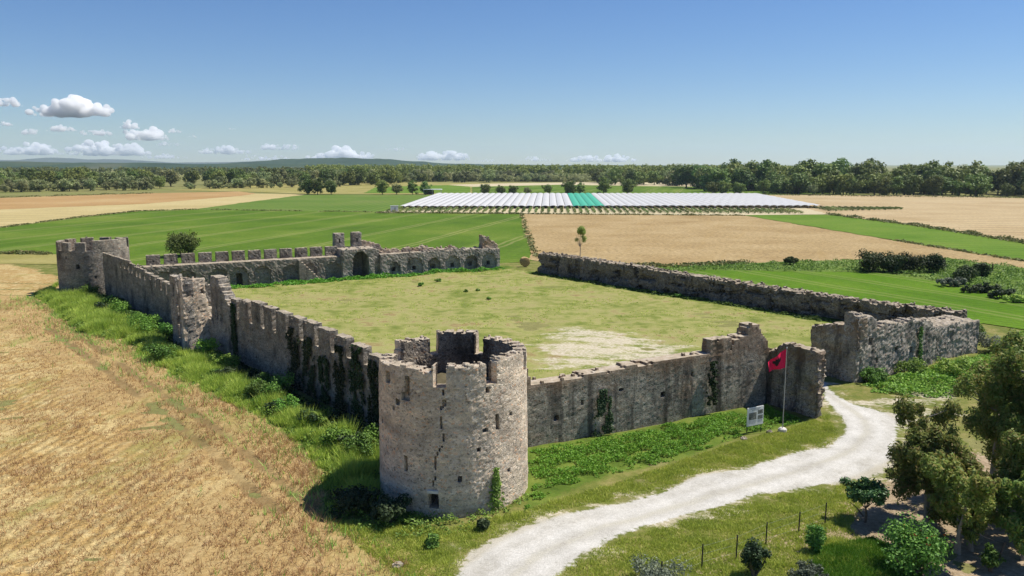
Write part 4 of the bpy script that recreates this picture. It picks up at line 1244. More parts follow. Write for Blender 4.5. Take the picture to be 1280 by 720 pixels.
# straw bale
p = g(656, 333.5)
mb = MB()
n = 28; an = np.linspace(0, 2*math.pi, n, endpoint=False)
rr = np.random.RandomState(2)
rings = []
prof_ = [(-.62,.05), (-.62,.68), (-.57,.76), (0,.78), (.57,.76), (.62,.68), (.62,.05)]
for (yy, q) in prof_:
    k = q*(1 + rr.normal(size=n)*.015)
    rings.append(np.c_[k*np.cos(an), np.full(n, yy) + rr.normal(size=n)*.012, .76 + k*np.sin(an)])
Q = []
for a in range(len(rings)-1):
    Q += [(a*n+i, a*n+(i+1) % n, (a+1)*n+(i+1) % n, (a+1)*n+i) for i in range(n)]
mb.add(np.concatenate(rings), Q)
ms = Mat('straw', .95, .1)
wv = ms.n('ShaderNodeTexWave', wave_type='RINGS', rings_direction='Y'); wv.inputs['Scale'].default_value = 1.6; wv.inputs['Distortion'].default_value = 1.5
tc = ms.n('ShaderNodeTexCoord'); ms.link(tc.outputs['Object'], wv.inputs[0])
ms.color(ms.mix(wv.outputs[1], (.20,.12,.05), (.52,.38,.18)))
ba = obj('straw_bale', mb.mesh('straw_bale', ms.m, True)); ba.location = (p[0], p[1], .1); ba.rotation_euler = (0, 0, rad(12)); ba.scale = (1.15, 1.1, 1.15)
tag(ba, 'round straw bale lying in the gap between the two back walls', 'bale')
p = g(1240, 340)
mb = MB(); mb.tube([(0,0,-.2), (.03,0,.7), (.05,0,1.5)], [.13,.12,.11], 7)
po = obj('wooden_post', mb.mesh('wooden_post', plain('weathered_post', (.20,.10,.05)))); po.location = (p[0], p[1], 0)
tag(po, 'brown wooden post in the weedy margin before the wheat', 'post')

# ------------------------------------------------------------------ near trees and shrubs at the lower right
def gum(name, p, h, seed, spread, nclump, nleaf, stems, zlow=.28, lab=None, lean=(0,0), crown=None, cr=.6):
    root = empty(name, (p[0], p[1], 0))
    r = np.random.RandomState(seed)
    mb = MB()
    tips = []
    for s_ in range(stems):
        bx_, by_ = r.normal()*.12*stems, r.normal()*.1*stems
        tx, ty = bx_ + r.normal()*spread*.22 + lean[0], by_ + r.normal()*spread*.22 + lean[1]
        pts = [(bx_, by_, -.2), (bx_*.9 + tx*.15, by_*.9 + ty*.15, h*.28), (bx_*.5 + tx*.5 + r.normal()*.1, by_*.5 + ty*.5, h*.6), (tx, ty, h*.93)]
        mb.tube(pts, [.028*h**.9, .02*h**.9, .012*h**.9, .012], 8)
        pts = np.array(pts)
        for b in range(9):
            f = r.uniform(.3, .97)
            q = np.array([np.interp(f*pts[-1,2], pts[:,2], pts[:,a]) for a in range(3)])
            an_ = r.uniform(0, 6.28)
            ln = spread*.5*r.uniform(.45, 1.0)*(1.15 - .55*f)
            e = q + np.array([math.cos(an_)*ln, math.sin(an_)*ln, r.uniform(.05, .45)*ln + .05*h])
            mb.tube([q, (q+e)/2 + [0, 0, -.03*ln], e], [.008*h, .005*h, .006], 5)
            tips += [e, (q+e)/2 + r.normal(size=3)*.2]
        tips.append(pts[-1])
    obj('trunk', mb.mesh('trunk', M_PBARK), root)
    tips = np.array(tips)
    ex = crown_centres(nclump, spread*.5, spread*.5, h*.46, h*.52, seed+4, -.97, .45, .3)
    ex[:,0] += lean[0]*.6; ex[:,1] += lean[1]*.6
    cc = np.concatenate([tips, ex]); cc = cc[cc[:,2] > h*zlow]
    rs = .8*cr*r.uniform(.45, 1.25, len(cc))
    C, N = clumps(cc, rs, .8*nleaf/len(cc), seed+5, .6, .25, 1.25)
    C[:,2] -= .25*np.abs(r.normal(size=len(C)))*cr
    V, Q = leaves(C, N, .24, .09, seed+6, .55, .3)
    obj('crown', mesh('crown', V, [Q], L_GUM), root)
    if lab: tag(root, lab, 'tree')
    return root

gum('gum_tree', g(1153,652), 6.2, 301, 5.0, 70, 36000, 1, .06, 'broad reddish-olive gum tree between the white path and the fence')
gum('gum_tree', g(1212,684), 4.5, 311, 2.9, 40, 19000, 3, .12, 'three-stemmed young gum tree in front of the broader one', cr=.45)
gum('gum_tree', (28.6, 44.2), 9.6, 321, 7.6, 110, 60000, 2, .06, 'tallest gum tree, cut off by the right edge of the picture', lean=(.3, 0), cr=.75)
gum('gum_tree', (24.9, 36.3), 4.4, 331, 3.2, 34, 14000, 1, .12, 'thin-stemmed gum sapling in the lower right corner', cr=.45)

gum('gum_tree', g(1276,668), 5.2, 341, 4.0, 44, 20000, 2, .1, 'dense low gum tree beneath the tallest one at the right edge', cr=.55)

# citrus
p = g(1081, 652)
ct = empty('citrus_tree', (p[0], p[1], 0))
mb = MB(); limbs(mb, .07, .75, [(.6,.1,1.5), (-.6,.2,1.5), (.1,-.5,1.7), (-.3,.4,1.8), (.5,.5,1.7)], 3)
mb.tube([(-.1,0,.3), (-.45,0,.75), (-.85,0,1.1)], [.04,.03,.015], 5)
obj('trunk', mb.mesh('trunk', M_BARK), ct)
cc = crown_centres(34, 1.25, 1.2, .78, 1.72, 12, -.7)
C, N = clumps(cc, .34*np.random.RandomState(1).uniform(.7, 1.3, 34), 95, 13)
V, Q = leaves(C, N, .20, .11, 14); obj('crown', mesh('crown', V, [Q], L_CITRUS), ct)
tag(ct, 'small glossy dark citrus tree on bare earth beside the white path', 'tree')

tag(bush('shrub', g(1018,690), 1.25, 1.55, L_BUSH, 401, 30, 110, .12), 'clipped round green shrub on earth by the fence posts', 'shrub')
tag(bush('shrub', g(943,722), 1.5, 2.2, L_DARKB, 405, 34, 110, .13), 'dark upright shrub cut by the lower edge of the picture', 'shrub')
tag(bush('olive_shrub', g(822,735), 3.1, 1.5, L_OLIVE, 409, 40, 120, .11), 'silvery grey shrub beside the fence at the lower edge', 'shrub')
rs_ = bush('flowering_shrub', g(1140,715), 3.9, 2.7, L_BUSH, 413, 30, 150, .16)
cc = crown_centres(9, 1.2, 1.3, 1.15, 1.5, 77, .1, .1) + [.45, 0, 0]
C, N = clumps(cc, np.full(9, .12), 4, 78); V, Q = leaves(C, N, .11, .09, 79)
obj('blossom', mesh('blossom', V, [Q], L_FLOWER), rs_)
tag(rs_, 'spreading green shrub with a few red flowers under the gum trees', 'shrub')
tag(bush('shrub', g(1238,712), 1.1, 1.3, L_BUSH, 417, 20, 70, .15), 'little light green shrub next to the leaning post', 'shrub')
tag(bush('shrub', g(1010,724), 2.6, .8, L_OLIVE, 421, 26, 80, .12), 'low greyish shrub between the dark upright shrub and the lawn', 'shrub')
tag(bush('shrub', g(1170,625), 1.8, 1.6, L_DARKB, 425, 22, 90, .14), 'dark shrub in the shade behind the broad gum tree', 'shrub')

# fence of thin posts and wire
M_POST = plain('dark_fence_post', (.035,.032,.03), .7)
fp = [(826,734), (877,711), (920,699), (957,682), (998,668), (1031,656)]
fo = g(957, 682)
fence = empty('wire_fence', (fo[0], fo[1], 0))
pp = [g(*q) - fo for q in fp]
for q in pp:
    mb = MB(); mb.tube([(q[0],q[1],-.3), (q[0]+.02,q[1],1.25)], [.035,.032], 6)
    obj('post', mb.mesh('post', M_POST), fence)
for z in (.35, .75, 1.15):
    mb = MB(); mb.tube([(q[0],q[1],z) for q in pp], .0025, 4); obj('wire', mb.mesh('wire', M_STEEL), fence)
tag(fence, 'thin dark posts with wire along the lawn below the path', 'fence')
p = g(1247, 708)
mb = MB(); mb.tube([(-.2,0,-.2), (.05,0,.6), (.25,0,1.25)], [.06,.055,.05], 7)
lp = obj('leaning_post', mb.mesh('leaning_post', plain('old_timber', (.09,.07,.055)))); lp.location = (p[0], p[1], 0)
mb = MB(); mb.tube([(-1.1,.9,1.5), (-.4,.4,1.25), (.25,0,1.15), (1.5,-.6,.6)], .012, 5); obj('wire', mb.mesh('wire', M_POST), lp)
tag(lp, 'short leaning timber post with a sagging wire at the lower right', 'post')

# ------------------------------------------------------------------ flag, information board
p = g(978, 538)
fpole = empty('flagpole', (p[0], p[1], 0))
mb = MB(); mb.tube([(0,0,-.2), (0,0,3), (0,0,6.05)], [.036,.032,.025], 8); obj('pole', mb.mesh('pole', plain('pole_paint', (.42,.40,.36), .5)), fpole)
mb = MB(); mb.tube([(0,0,-.1), (0,0,.12), (0,0,.2)], [.32,.30,.2], 10); obj('footing', mb.mesh('footing', plain('pale_concrete', (.55,.52,.47))), fpole)
mb = MB(); mb.tube([(0,0,6.03), (0,0,6.1), (0,0,6.17)], [.03,.055,.02], 8); obj('finial', mb.mesh('finial', M_STEEL), fpole)
tag(fpole, 'thin flagpole on a pale footing before the gate wall', 'flagpole')

NU, NV = 26, 20
def flagpt(u, v):
    # u along the fly (0 at the pole), v down the hoist; droops and waves
    x = -1.25*u**.95
    z = 6.0 - 1.35*v*(1-.38*u) - .75*u - .22*u*u*(1-v)
    y = .20*math.sin(u*9.0 + v*2.2)*u**.6 - .12*u
    return (x, y, z)
M_RED = plain('red_flag_cloth', (.70,.016,.075), .75, .15, 0, .1, 2)
V = [flagpt(a/NU, b/NV) for a in range(NU+1) for b in range(NV+1)]
Q = [(a*(NV+1)+b, a*(NV+1)+b+1, (a+1)*(NV+1)+b+1, (a+1)*(NV+1)+b) for a in range(NU) for b in range(NV)]
V = np.array(V)
nv = len(V)
thick = np.concatenate([V + [0,-.004,0], V + [0,.004,0]])
fl = obj('flag', mesh('flag', thick, [Q, np.array(Q)[:,::-1] + nv], M_RED, True)); fl.location = (p[0]-.04, p[1], 0)
tag(fl, 'red flag with a black two-headed eagle, drooping from the pole', 'flag')
# black two-headed eagle: half outline mirrored, triangulated by a fine grid laid on the cloth
half = np.array([(0,.36),(.05,.40),(.09,.46),(.16,.45),(.20,.40),(.15,.38),(.13,.32),(.16,.26),(.24,.36),(.36,.38),(.30,.30),(.38,.28),(.31,.20),(.38,.16),(.30,.10),(.35,.03),(.26,.02),(.28,-.08),(.18,-.06),(.13,-.14),(.22,-.24),(.14,-.25),(.09,-.20),(.10,-.34),(.05,-.36),(0,-.44)])
outl = np.concatenate([half, half[::-1]*[-1,1]])
gn = 90
EV, EQ, vid = [], [], {}
def ev(a, b):
    if (a, b) not in vid:
        vid[(a, b)] = len(EV)
        q = flagpt(a/gn, b/gn); EV.append((q[0], q[1]-.012, q[2]))
    return vid[(a, b)]
cells = np.array([(a, b) for a in range(gn) for b in range(gn)])
cx = (cells[:,0]+.5)/gn; cy = (cells[:,1]+.5)/gn
ins = inside(np.c_[(cx-.5)*1.0, (.5-cy)*1.0]*1.55, outl)
for a, b in cells[ins]:
    EQ.append((ev(a,b), ev(a,b+1), ev(a+1,b+1), ev(a+1,b)))
obj('eagle_emblem', mesh('eagle_emblem', EV, [EQ], plain('black_emblem', (.012,.010,.012), .8), True), fl)

# information board: white panel, three photographs, grey text lines
p = g(943, 541)
sg = empty('information_board', (p[0], p[1], 0), rad(28))
mb = MB(); mb.box((0,0,1.25), (1.55,.05,1.35)); obj('panel', mb.mesh('panel', M_WHITE), sg)
def photo(c, s_, seed):
    m = Mat('photo_print', .5)
    f = m.noise(7+seed, 5, .7)
    m.color(m.ramp(f, [(.35, (.03,.035,.03)), (.5, (.16,.17,.15)), (.7, (.36,.38,.38))]))
    mb = MB(); mb.box((c[0], -.029, c[1]), (s_[0], .008, s_[1])); obj('photo', mb.mesh('photo', m.m), sg)
photo((-.27,1.28), (.72,.52), 1); photo((.46,1.52), (.48,.30), 2); photo((.46,1.13), (.48,.28), 3)
M_INK = plain('grey_print', (.33,.34,.36))
for k, (z, x0, x1) in enumerate([(1.82,-.5,.45), (1.72,-.35,.3), (.93,-.6,.1), (.87,-.6,.12), (.81,-.6,.05), (.93,.25,.68), (.87,.25,.66), (.81,.25,.6), (.75,-.6,.0)]):
    mb = MB(); mb.box(((x0+x1)/2, -.029, z), (x1-x0, .006, .045 if z > 1.7 else .022)); obj('text_line', mb.mesh('text_line', M_INK), sg)
for sx in (-.68, .68):
    mb = MB(); mb.tube([(sx,.06,-.2), (sx,.06,1.95)], .035, 6); obj('post', mb.mesh('post', M_POST), sg)
tag(sg, 'white information board with photographs standing before the front wall', 'sign')
for q in ((918,541), (960,541), (930,549)):
    pass

# ------------------------------------------------------------------ ground cover
rg = np.random.RandomState(99)
def scatter_poly(poly, n, seed):
    r = np.random.RandomState(seed)
    poly = np.asarray(poly)
    lo, hi = poly.min(0), poly.max(0)
    out = []
    tot = 0
    while tot < n:
        P = lo + r.rand(n*2, 2)*(hi-lo)
        P = P[inside(P, poly)]
        out.append(P); tot += len(P)
    return np.concatenate(out)[:n]

def visible(P, m=60):
    d = P[:,1]*CP + CAM_H*SP
    x = 640 + FPX*P[:,0]/d
    y = 360 - FPX*(P[:,1]*SP - CAM_H*CP)/d
    return (x > -m) & (x < 1280+m) & (y < 720+m*1.5)

def blades(P, h, w_, seed, per=3, lean=.35, z=None):
    """tufts of triangular blades"""
    r = np.random.RandomState(seed)
    n = len(P)*per
    B_ = np.repeat(np.c_[P, (lawn_z(P) if z is None else np.full(len(P), z))], per, 0)
    B_[:,:2] += r.normal(size=(n,2))*.07
    hh = np.repeat(np.broadcast_to(h, len(P)), per)*r.uniform(.5, 1.3, n)
    an_ = r.uniform(0, 2*math.pi, n)
    ux, uy = np.cos(an_)*w_/2, np.sin(an_)*w_/2
    tip = np.c_[B_[:,0] + r.normal(size=n)*lean*hh, B_[:,1] + r.normal(size=n)*lean*hh, B_[:,2] + hh]
    V = np.stack([B_ - np.c_[ux, uy, np.full(n, .03)], B_ + np.c_[ux, uy, np.full(n, -.03)], tip], 1).reshape(-1, 3)
    return V, np.arange(3*n).reshape(-1, 3)

castle_lines = [[W1A, W1B, W2A, W2B], [FWK, FWL, SPL], [RQI, RQ, RR]]
def free(P, dmin=.9):
    ok = np.linalg.norm(P - T_C, axis=1) > 4.5
    for l in castle_lines: ok &= dist_line(P, l) > dmin
    ok &= sdist(P, PATH) < -.15
    return ok

# dry grass of the near field: stubble rows, standing straw, a taller fringe along the weeds
P = scatter_poly(DRY, 900000, 1)
P = P[visible(P, 30) & (P[:,1] < 112)]
d_ = np.linalg.norm(P, axis=1)
rowd = np.array([-math.sin(ROWANG), math.cos(ROWANG)])
rowf = .5 + .5*np.sin(2*math.pi*(P @ rowd)/.8 + 0.8*snoise(P, 6, 71, 2))
keep = rg.rand(len(P)) < np.clip(50/d_, .2, 1)**1.6 * np.clip(.55 + .35*snoise(P, 7, 3), .15, 1) * (.18 + .82*rowf)
P = P[keep]
t1 = G([(60,410),(120,455),(165,490),(213,523),(262,565),(300,600),(345,640)])
P = P[(dist_line(P, t1) > .35) & (dist_line(P, t1 + [1.9,.5]) > .35)]
fr_ = np.clip(1 - dist_line(P, STRIPEDGE)/6, 0, 1)
h = np.clip(.22 + .10*snoise(P, 9, 4) + .35*fr_*(.6 + .5*snoise(P, 3, 41)), .08, .7)
V, T = blades(P, h, .042, 2, 3, .6)
tag(obj('dry_grass', mesh('dry_grass', V, [T], L_DRY)), 'tan dry grass and stubble covering the near left field', 'grass', kind='stuff')
# fringe where dry and green grass mingle
P = scatter_poly(DRY, 260000, 47)
e_ = dist_line(P, STRIPEDGE)
P = P[visible(P, 30) & (rg.rand(len(P)) < np.exp(-e_/1.6)*np.clip(.5 + .6*snoise(P, 4, 48), 0, 1))]
V, T = blades(P, .45, .05, 49, 3, .45)
tag(obj('fringe_grass', mesh('fringe_grass', V, [T], L_TALL)), 'green grass straying from the weeds into the dry field', 'grass', kind='stuff')

# tall green grass and herbs in the strip along the left wall
STRIP = np.concatenate([[T_C + (-3,-3)], [W1A + (-.4,-.4)], [W1B + (-.6,-.6)], [pc + o1*.8], [far_c + o1*.8], [W2A], [W2B], [LT_C + (0,-5)], [LT_C + (-5,-3)],
                        G([(74,355),(40,368),(70,392),(100,418),(150,428),(200,460),(262,494),(330,525),(375,556),(402,592),(408,640)])])
P = scatter_poly(STRIP, 115000, 4); P = P[free(P, .6)]
P = P[sdist(P, STRIP) + 1.6*snoise(P, 3.5, 14) > .4]
P = P[np.minimum(dist_line(P, [W1A, W1B]), dist_line(P, [W2A, W2B])) + .7*snoise(P, 3, 15) > 2.9]
edge = sdist(P, STRIP)
hh = np.clip(.75 + .5*snoise(P, 5, 6), .25, 1.6)*np.clip(.35 + edge*.4, .35, 1)
V, T = blades(P, hh, .06, 5, 3, .35)
tag(obj('tall_grass', mesh('tall_grass', V, [T], L_TALL)), 'tall yellow-green grass between the dry field and the left wall', 'grass', kind='stuff')

def herb(name, poly, n, hmax, seed, m, lf, lab, patch=4.0, thr=-.4, dmin=.55):
    P = scatter_poly(poly, n, seed); P = P[free(P, dmin)]
    nz = snoise(P, patch, seed)
    P = P[nz > thr]; nz = nz[nz > thr]
    sd = sdist(P, poly); k_ = sd + .9*snoise(P, 1.8, seed+3) > .35
    P, nz, sd = P[k_], nz[k_], sd[k_]
    e = np.clip(sd*.7 + .2, .1, 1)
    r = np.random.RandomState(seed)
    top = hmax*np.clip(.45 + .55*nz, .1, 1.2)*e
    C = np.c_[P, lawn_z(P) + .04 + top*r.uniform(0, 1, len(P))**.5]
    N = np.c_[r.normal(size=(len(P),2))*.7, np.ones(len(P))]
    V, Q = leaves(C, N, lf, lf*.62, seed+1)
    o = obj(name, mesh(name, V, [Q], m))
    tag(o, lab, 'weeds', kind='stuff')
herb('herb_cover', STRIP, 42000, .75, 11, L_FIG, .24, 'leafy green undergrowth at the foot of the left wall', 5, .05)
FSTRIP = np.concatenate([[FWK + (.8,-.3)], [FWL + (-.3,-.7)], [SPL + (-1.2,.8)], G([(990,534),(945,540),(860,570),(770,592),(700,612),(655,642)])])
oo_ = np.array([-.767, -.642])
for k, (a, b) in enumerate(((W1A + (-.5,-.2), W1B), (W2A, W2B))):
    herb('shade_weeds', np.array([a + oo_*.3, b + oo_*.3, b + oo_*2.9, a + oo_*2.9]), 15000, 1.1, 25+k*4, L_DARKB, .22, ('weeds coloured dark to deepen the shade of the crenellated left wall', 'weeds coloured dark to deepen the shade of the loopholed wall')[k], 2.5, -.5, .3)  # dark leaf colour stands in for deep shade at the wall foot
herb('nettles', FSTRIP, 44000, .6, 13, L_HERB, .13, 'bright green herbs along the foot of the front wall', 2.2, -.35, .45)
RSTRIP = np.concatenate([[RQ + (.3,-.6)], [RR + (.8,-.5)], [(56,88), (64,92), (66,80)], G([(1275,450),(1195,500),(1130,497),(1075,488)])])
herb('margin_weeds', RSTRIP, 26000, .75, 15, L_FIG, .24, 'yellow-green weeds below the broken wall right of the gate', 4, -.6, .5)
BSTRIP = np.concatenate([[BKL + (1.5,-.2), BKM + nB*.3, BKR + nB*.3, BKR + nB*2.6, BKM + nB*3.4, BKL + nB*2.6 + (3,0)]])
herb('court_weeds', BSTRIP, 16000, .75, 17, L_HERB, .30, 'green weeds along the foot of the back wall', 4, -.55, .1)
nF = np.array([-(FRJ-FRI)[1], (FRJ-FRI)[0]]); nF = nF/np.linalg.norm(nF); nF = nF if nF[0] < 0 else -nF
CSTRIP = np.array([FRI + nF*.2, FRJ + nF*.2, FRJ + nF*2.2, FRI + nF*2.2])
herb('wall_weeds', CSTRIP, 9000, .55, 19, L_BUSH, .28, 'dark weeds in the shade of the long low wall', 4, -.1, .1)
MARG = G([(760,344),(850,333),(930,329.5),(1070,325.5),(1185,323.5),(1280,335),(1400,355),(1400,405),(1280,377),(1185,354),(1100,341),(900,338)])
herb('hedge_weeds', MARG, 24000, .7, 21, L_BUSH, .36, 'rough green weeds between the wheat and the young green field', 6, -.35, .1)
TFOOT = np.concatenate([G([(408,640),(440,668),(500,672),(560,668),(620,652),(662,630),(652,600)]), [T_C], G([(470,580)])])
herb('tower_weeds', TFOOT, 9000, .55, 23, L_BUSH, .15, 'weeds round the foot of the cracked tower', 2, -.5, .4)

# rough grass left standing between the fields
def margin(px, width, n, seed, hmax=.8):
    L = G(px); r = np.random.RandomState(seed)
    seg = np.linalg.norm(np.diff(L, axis=0), axis=1); cum = np.concatenate([[0], np.cumsum(seg)])
    t_ = r.uniform(0, cum[-1], n)
    P = np.c_[np.interp(t_, cum, L[:,0]), np.interp(t_, cum, L[:,1])] + r.normal(size=(n,2))*width/2
    nz = snoise(P, 14, seed, 4)
    P, nz = P[nz > -.45], nz[nz > -.45]
    z = .15 + hmax*np.clip(.4+.5*nz, .1, 1)*r.uniform(.2, 1, len(P))
    return leaves(np.c_[P, z], np.c_[r.normal(size=(len(P),2))*.7, np.ones(len(P))], .6, .4, seed)
Vs, Qs, n0 = [], [], 0
for k, (px, wd, n, h_) in enumerate([([(1036,268.5),(1150,283),(1280,304),(1420,327)], 2.0, 5200, 1.0), ([(652,268),(660,295),(671,323)], .9, 900, .4), ([(470,266.5),(540,266.8),(652,267.8),(930,269.8)], 1.5, 3200, .7), ([(0,317),(74,318)], 1.5, 700, .6), ([(-60,289),(0,285),(90,273),(175,264),(240,262)], 1.2, 1500, .4), ([(0,247.5),(190,242)], 2.0, 1500, 1.2), ([(690,333),(850,333),(930,329)], 2.0, 1800, .6), ([(1120,301),(1280,327)], 1.0, 600, .3), ([(240,262),(540,266.5)], 1.2, 900, .4), ([(945,244),(1280,248)], 3.0, 2600, 1.6), ([(590,243.2),(940,243.6)], 2.5, 2600, 1.2)]):
    V, Q = margin(px, wd, n, 800+k, h_)
    Vs.append(V); Qs.append(Q + n0); n0 += len(V)
tag(obj('margin_grass', mesh('margin_grass', np.concatenate(Vs), [np.concatenate(Qs)], L_MARGIN)), 'rough grass standing along the borders of the fields', 'grass', kind='stuff')

# turf blades: verge, lawn below the path, courtyard tufts
VERGE = np.concatenate([G([(408,650),(520,740),(560,745),(600,690),(700,640),(830,610),(870,594),(940,582),(1050,552),(1035,520),(985,535),(860,572),(660,640),(560,660)])])
P = scatter_poly(VERGE, 26000, 31); P = P[free(P, .3)]
V1, T1 = blades(P, np.clip(.12 + .07*snoise(P, 2, 8), .05, .25), .05, 32, 3, .5)
LAWN = G([(690,724),(760,680),(860,648),(1000,615),(1095,600),(1060,660),(1110,700),(1120,760),(700,760)])
P = scatter_poly(LAWN, 30000, 33); P = P[free(P, .3)]
V2, T2 = blades(P, np.clip(.12 + .07*snoise(P, 2, 9), .05, .25), .05, 34, 3, .5)
V = np.concatenate([V1, V2]); T = np.concatenate([T1, T2 + len(V1)])
tag(obj('turf', mesh('turf', V, [T], L_TURF)), 'short mixed turf on both sides of the white path', 'grass', kind='stuff')
P = scatter_poly(COURT, 12000, 35); P = P[free(P, 1.6) & (sdist(P, BARE) < 0)]
P = P[(snoise(P, 11, 12, 5) > .1)]
V, T = blades(P, .14, .09, 36, 4, .8)
tag(obj('court_tufts', mesh('court_tufts', V, [T], L_TURF)), 'scattered grass tufts on the courtyard lawn', 'grass', kind='stuff')
# lush lawn patch lower right
P = scatter_poly(G([(1020,690),(1090,672),(1150,700),(1150,760),(1000,740)]), 9000, 37)
V, T = blades(P, .2, .05, 38, 3, .5)
tag(obj('lush_lawn', mesh('lush_lawn', V, [T], L_HERB)), 'bright green grass patch under the shrubs at the lower right', 'grass', kind='stuff')

# small plants in the court
for i, (x, y, w_, h, lab) in enumerate([(548,352,2.2,.9,'leafy weed clump before the arcade of the back wall'), (526,357,1.6,.7,'small weed clump left of the leafy one on the court lawn'), (406,345,1.6,2.4,'young bush growing before the ruined gate tower'),
        (582,365,.9,.6,'tiny dark weed alone on the court lawn'), (597,364,.8,.6,'tiny weed close beside another on the court lawn'), (612,374,1.1,.5,'flat dark weed on the court lawn near its centre'), (820,362,1.8,1.1,'green bush against the long low wall'), (848,372,2.2,1.0,'pale green bush at the foot of the long low wall'), (700,345,1.8,.9,'low bush at the start of the long low wall')]):
    tag(bush('weed_clump', g(x, y), w_*.75, h*.6, L_FIG, 500+i*4, 12, 50, .22), lab, 'plant')
# bushes along the left wall
for i, (x, y, w_, h, m_, lab) in enumerate([(262,445,3.4,2.0,L_FIG,'fig bush at the foot of the slotted square tower'), (292,432,2.2,2.2,L_FIG,'fig sapling leaning on the wall right of the square tower'), (185,418,5.0,2.6,L_FIG,'big leafy fig bush left of the square tower'), (150,398,4.0,2.4,L_FIG,'fig bush before the loopholed wall'), (112,372,2.6,1.9,L_FIG,'small fig bush at the foot of the far round tower'), (205,450,3.5,1.8,L_BUSH,'rounded bush at the edge of the dry field below the square tower'),
        (330,490,4.2,1.5,L_BUSH,'bright bush midway along the crenellated wall'), (420,560,3.0,1.6,L_FIG,'bright green bush left of the cracked tower'), (452,575,2.6,1.8,L_BUSH,'dark green bush against the left side of the cracked tower'), (440,640,3.6,1.7,L_DARKB,'dark bramble in the shadow of the cracked tower'), (490,652,3.2,1.4,L_DARKB,'low dark bramble at the foot of the cracked tower'), (395,530,2.2,1.0,L_BUSH,'small bush below the dark ivy of the crenellated wall'), (540,683,.7,.6,L_BUSH,'single tuft of leaves on the verge below the cracked tower'), (604,660,.5,.6,L_DARKB,'tiny dark weed on the verge by the path'),
        (1090,478,4.0,1.5,L_BUSH,'green bush at the corner right of the gate'), (1140,470,4.0,1.6,L_BUSH,'leafy bush under the ivy streak of the broken wall'), (1222,425,2.0,1.8,L_FIG,'bush against the flat-topped block'), (1190,470,3.5,1.8,L_TALL,'pale shrub in the weeds near the tallest gum tree'), (1240,440,4.5,2.0,L_OLIVE,'dry brushy shrub right of the flat-topped block')]):
    tag(bush('bush', g(x, y), w_, h, m_, 600+i*4, 26, 85, .2), lab, 'bush')

rq = random.Random(17)
for i in range(16):
    a = rq.uniform(1, 33); off = rq.uniform(1.6, 4.2)
    q = W1A + (W1B-W1A)/np.linalg.norm(W1B-W1A)*a + np.array([-.767, -.642])*off
    w_ = rq.uniform(1.6, 3.4)
    tag(bush('bush', q, w_, w_*rq.uniform(.45, .65), (L_BUSH, L_DARKB, L_FIG)[i % 3], 900+i*4, 20, 90, .19), 'leafy bush in the tangle along the foot of the crenellated wall', 'bush', 'bushes along the foot of the crenellated wall')
for i in range(9):
    a = rq.uniform(2, 32); off = rq.uniform(1.6, 4.0)
    q = W2A + (W2B-W2A)/np.linalg.norm(W2B-W2A)*a + np.array([-.767, -.642])*off
    w_ = rq.uniform(1.8, 3.6)
    tag(bush('bush', q, w_, w_*rq.uniform(.45, .65), (L_BUSH, L_DARKB)[i % 2], 980+i*4, 20, 80, .22), 'leafy bush in the tangle along the foot of the loopholed wall', 'bush', 'bushes along the foot of the loopholed wall')

# ivy on the walls
def ivy(p0, d, nrm, a0, a1, z0, z1, n, seed, m, lab, ragged=.35, off=.16, lf=.17):
    r = np.random.RandomState(seed)
    a = r.uniform(a0, a1, n); f = r.uniform(0, 1, n)
    mid, half_ = (a0+a1)/2, (a1-a0)/2
    wid = half_*np.clip(1.0 - .45*f + ragged*.8*snoise(np.c_[f*6, f*0], 2, seed), .12, 1.2)
    a = mid + (a-mid)/half_*wid
    z = z0 + (z1-z0)*f
    t_ = -(off + .13*r.uniform(0, 1, n))
    ok = snoise(np.c_[a, z*.45], 1.1, seed+2, 3) > -.25
    a, z, t_, f, n = a[ok], z[ok], t_[ok], f[ok], int(ok.sum())
    P = np.array(p0)[None] + a[:,None]*d + t_[:,None]*nrm
    N = np.c_[np.repeat(-nrm[None], n, 0), np.full(n, .35)]
    V, Q = leaves(np.c_[P, z], N, lf, lf*.8, seed, .5)
    o = obj('ivy', mesh('ivy', V, [Q], m)); tag(o, lab, 'ivy'); return o
wv1 = Wall(W1B, W1A, 1.5, 5, .25)
for i, (q0, q1, z1, lab) in enumerate([(4.6, 6.9, 5.0, 'dark ivy touching the cracked tower on the crenellated wall'), (7.1, 9.5, 5.7, 'dark ivy sheet on the crenellated wall, second from the cracked tower'), (9.9, 12.1, 5.2, 'narrow dark ivy on the crenellated wall, third from the cracked tower'), (12.6, 14.6, 4.0, 'low dark ivy on the crenellated wall, fourth from the cracked tower'), (14.9, 17.5, 5.0, 'broad dark ivy midway along the crenellated wall'), (17.8, 20.4, 5.3, 'dark ivy farthest from the cracked tower on the crenellated wall'), (31.6, 33.2, 5.6, 'green ivy where the crenellated wall meets the square tower')]):
    ivy(wv1.p0, wv1.d, wv1.nrm, L1-q1, L1-q0, .1, z1, 2400, 700+i, L_IVY, lab, off=.1)
wf = Wall(FWK, FWL, 1.3, 5, .2)
ivy(wf.p0, wf.d, wf.nrm, 6.0, 7.6, .1, 3.4, 1800, 711, L_DARKB, 'dark green ivy bush climbing the front wall near the cracked tower')
ivy(wf.p0, wf.d, wf.nrm, 16.2, 17.4, .8, 4.2, 1100, 713, L_IVY, 'thin ivy climbing the front wall below its merlon')
wr = Wall(RQ, RR, 1.4, 5, .2)
ivy(wr.p0, wr.d, wr.nrm, 9.2, 10.4, .3, 4.0, 1000, 715, L_BUSH, 'ivy streak hanging on the broken wall right of the gate')
r = np.random.RandomState(5)
n = 650
ph = np.radians(35 + r.normal(size=n)*2.6*1.2); z = r.uniform(0, 1, n)**.8*2.5
ph = np.radians(35) + (ph - np.radians(35))*(1.1 - z/3.0)
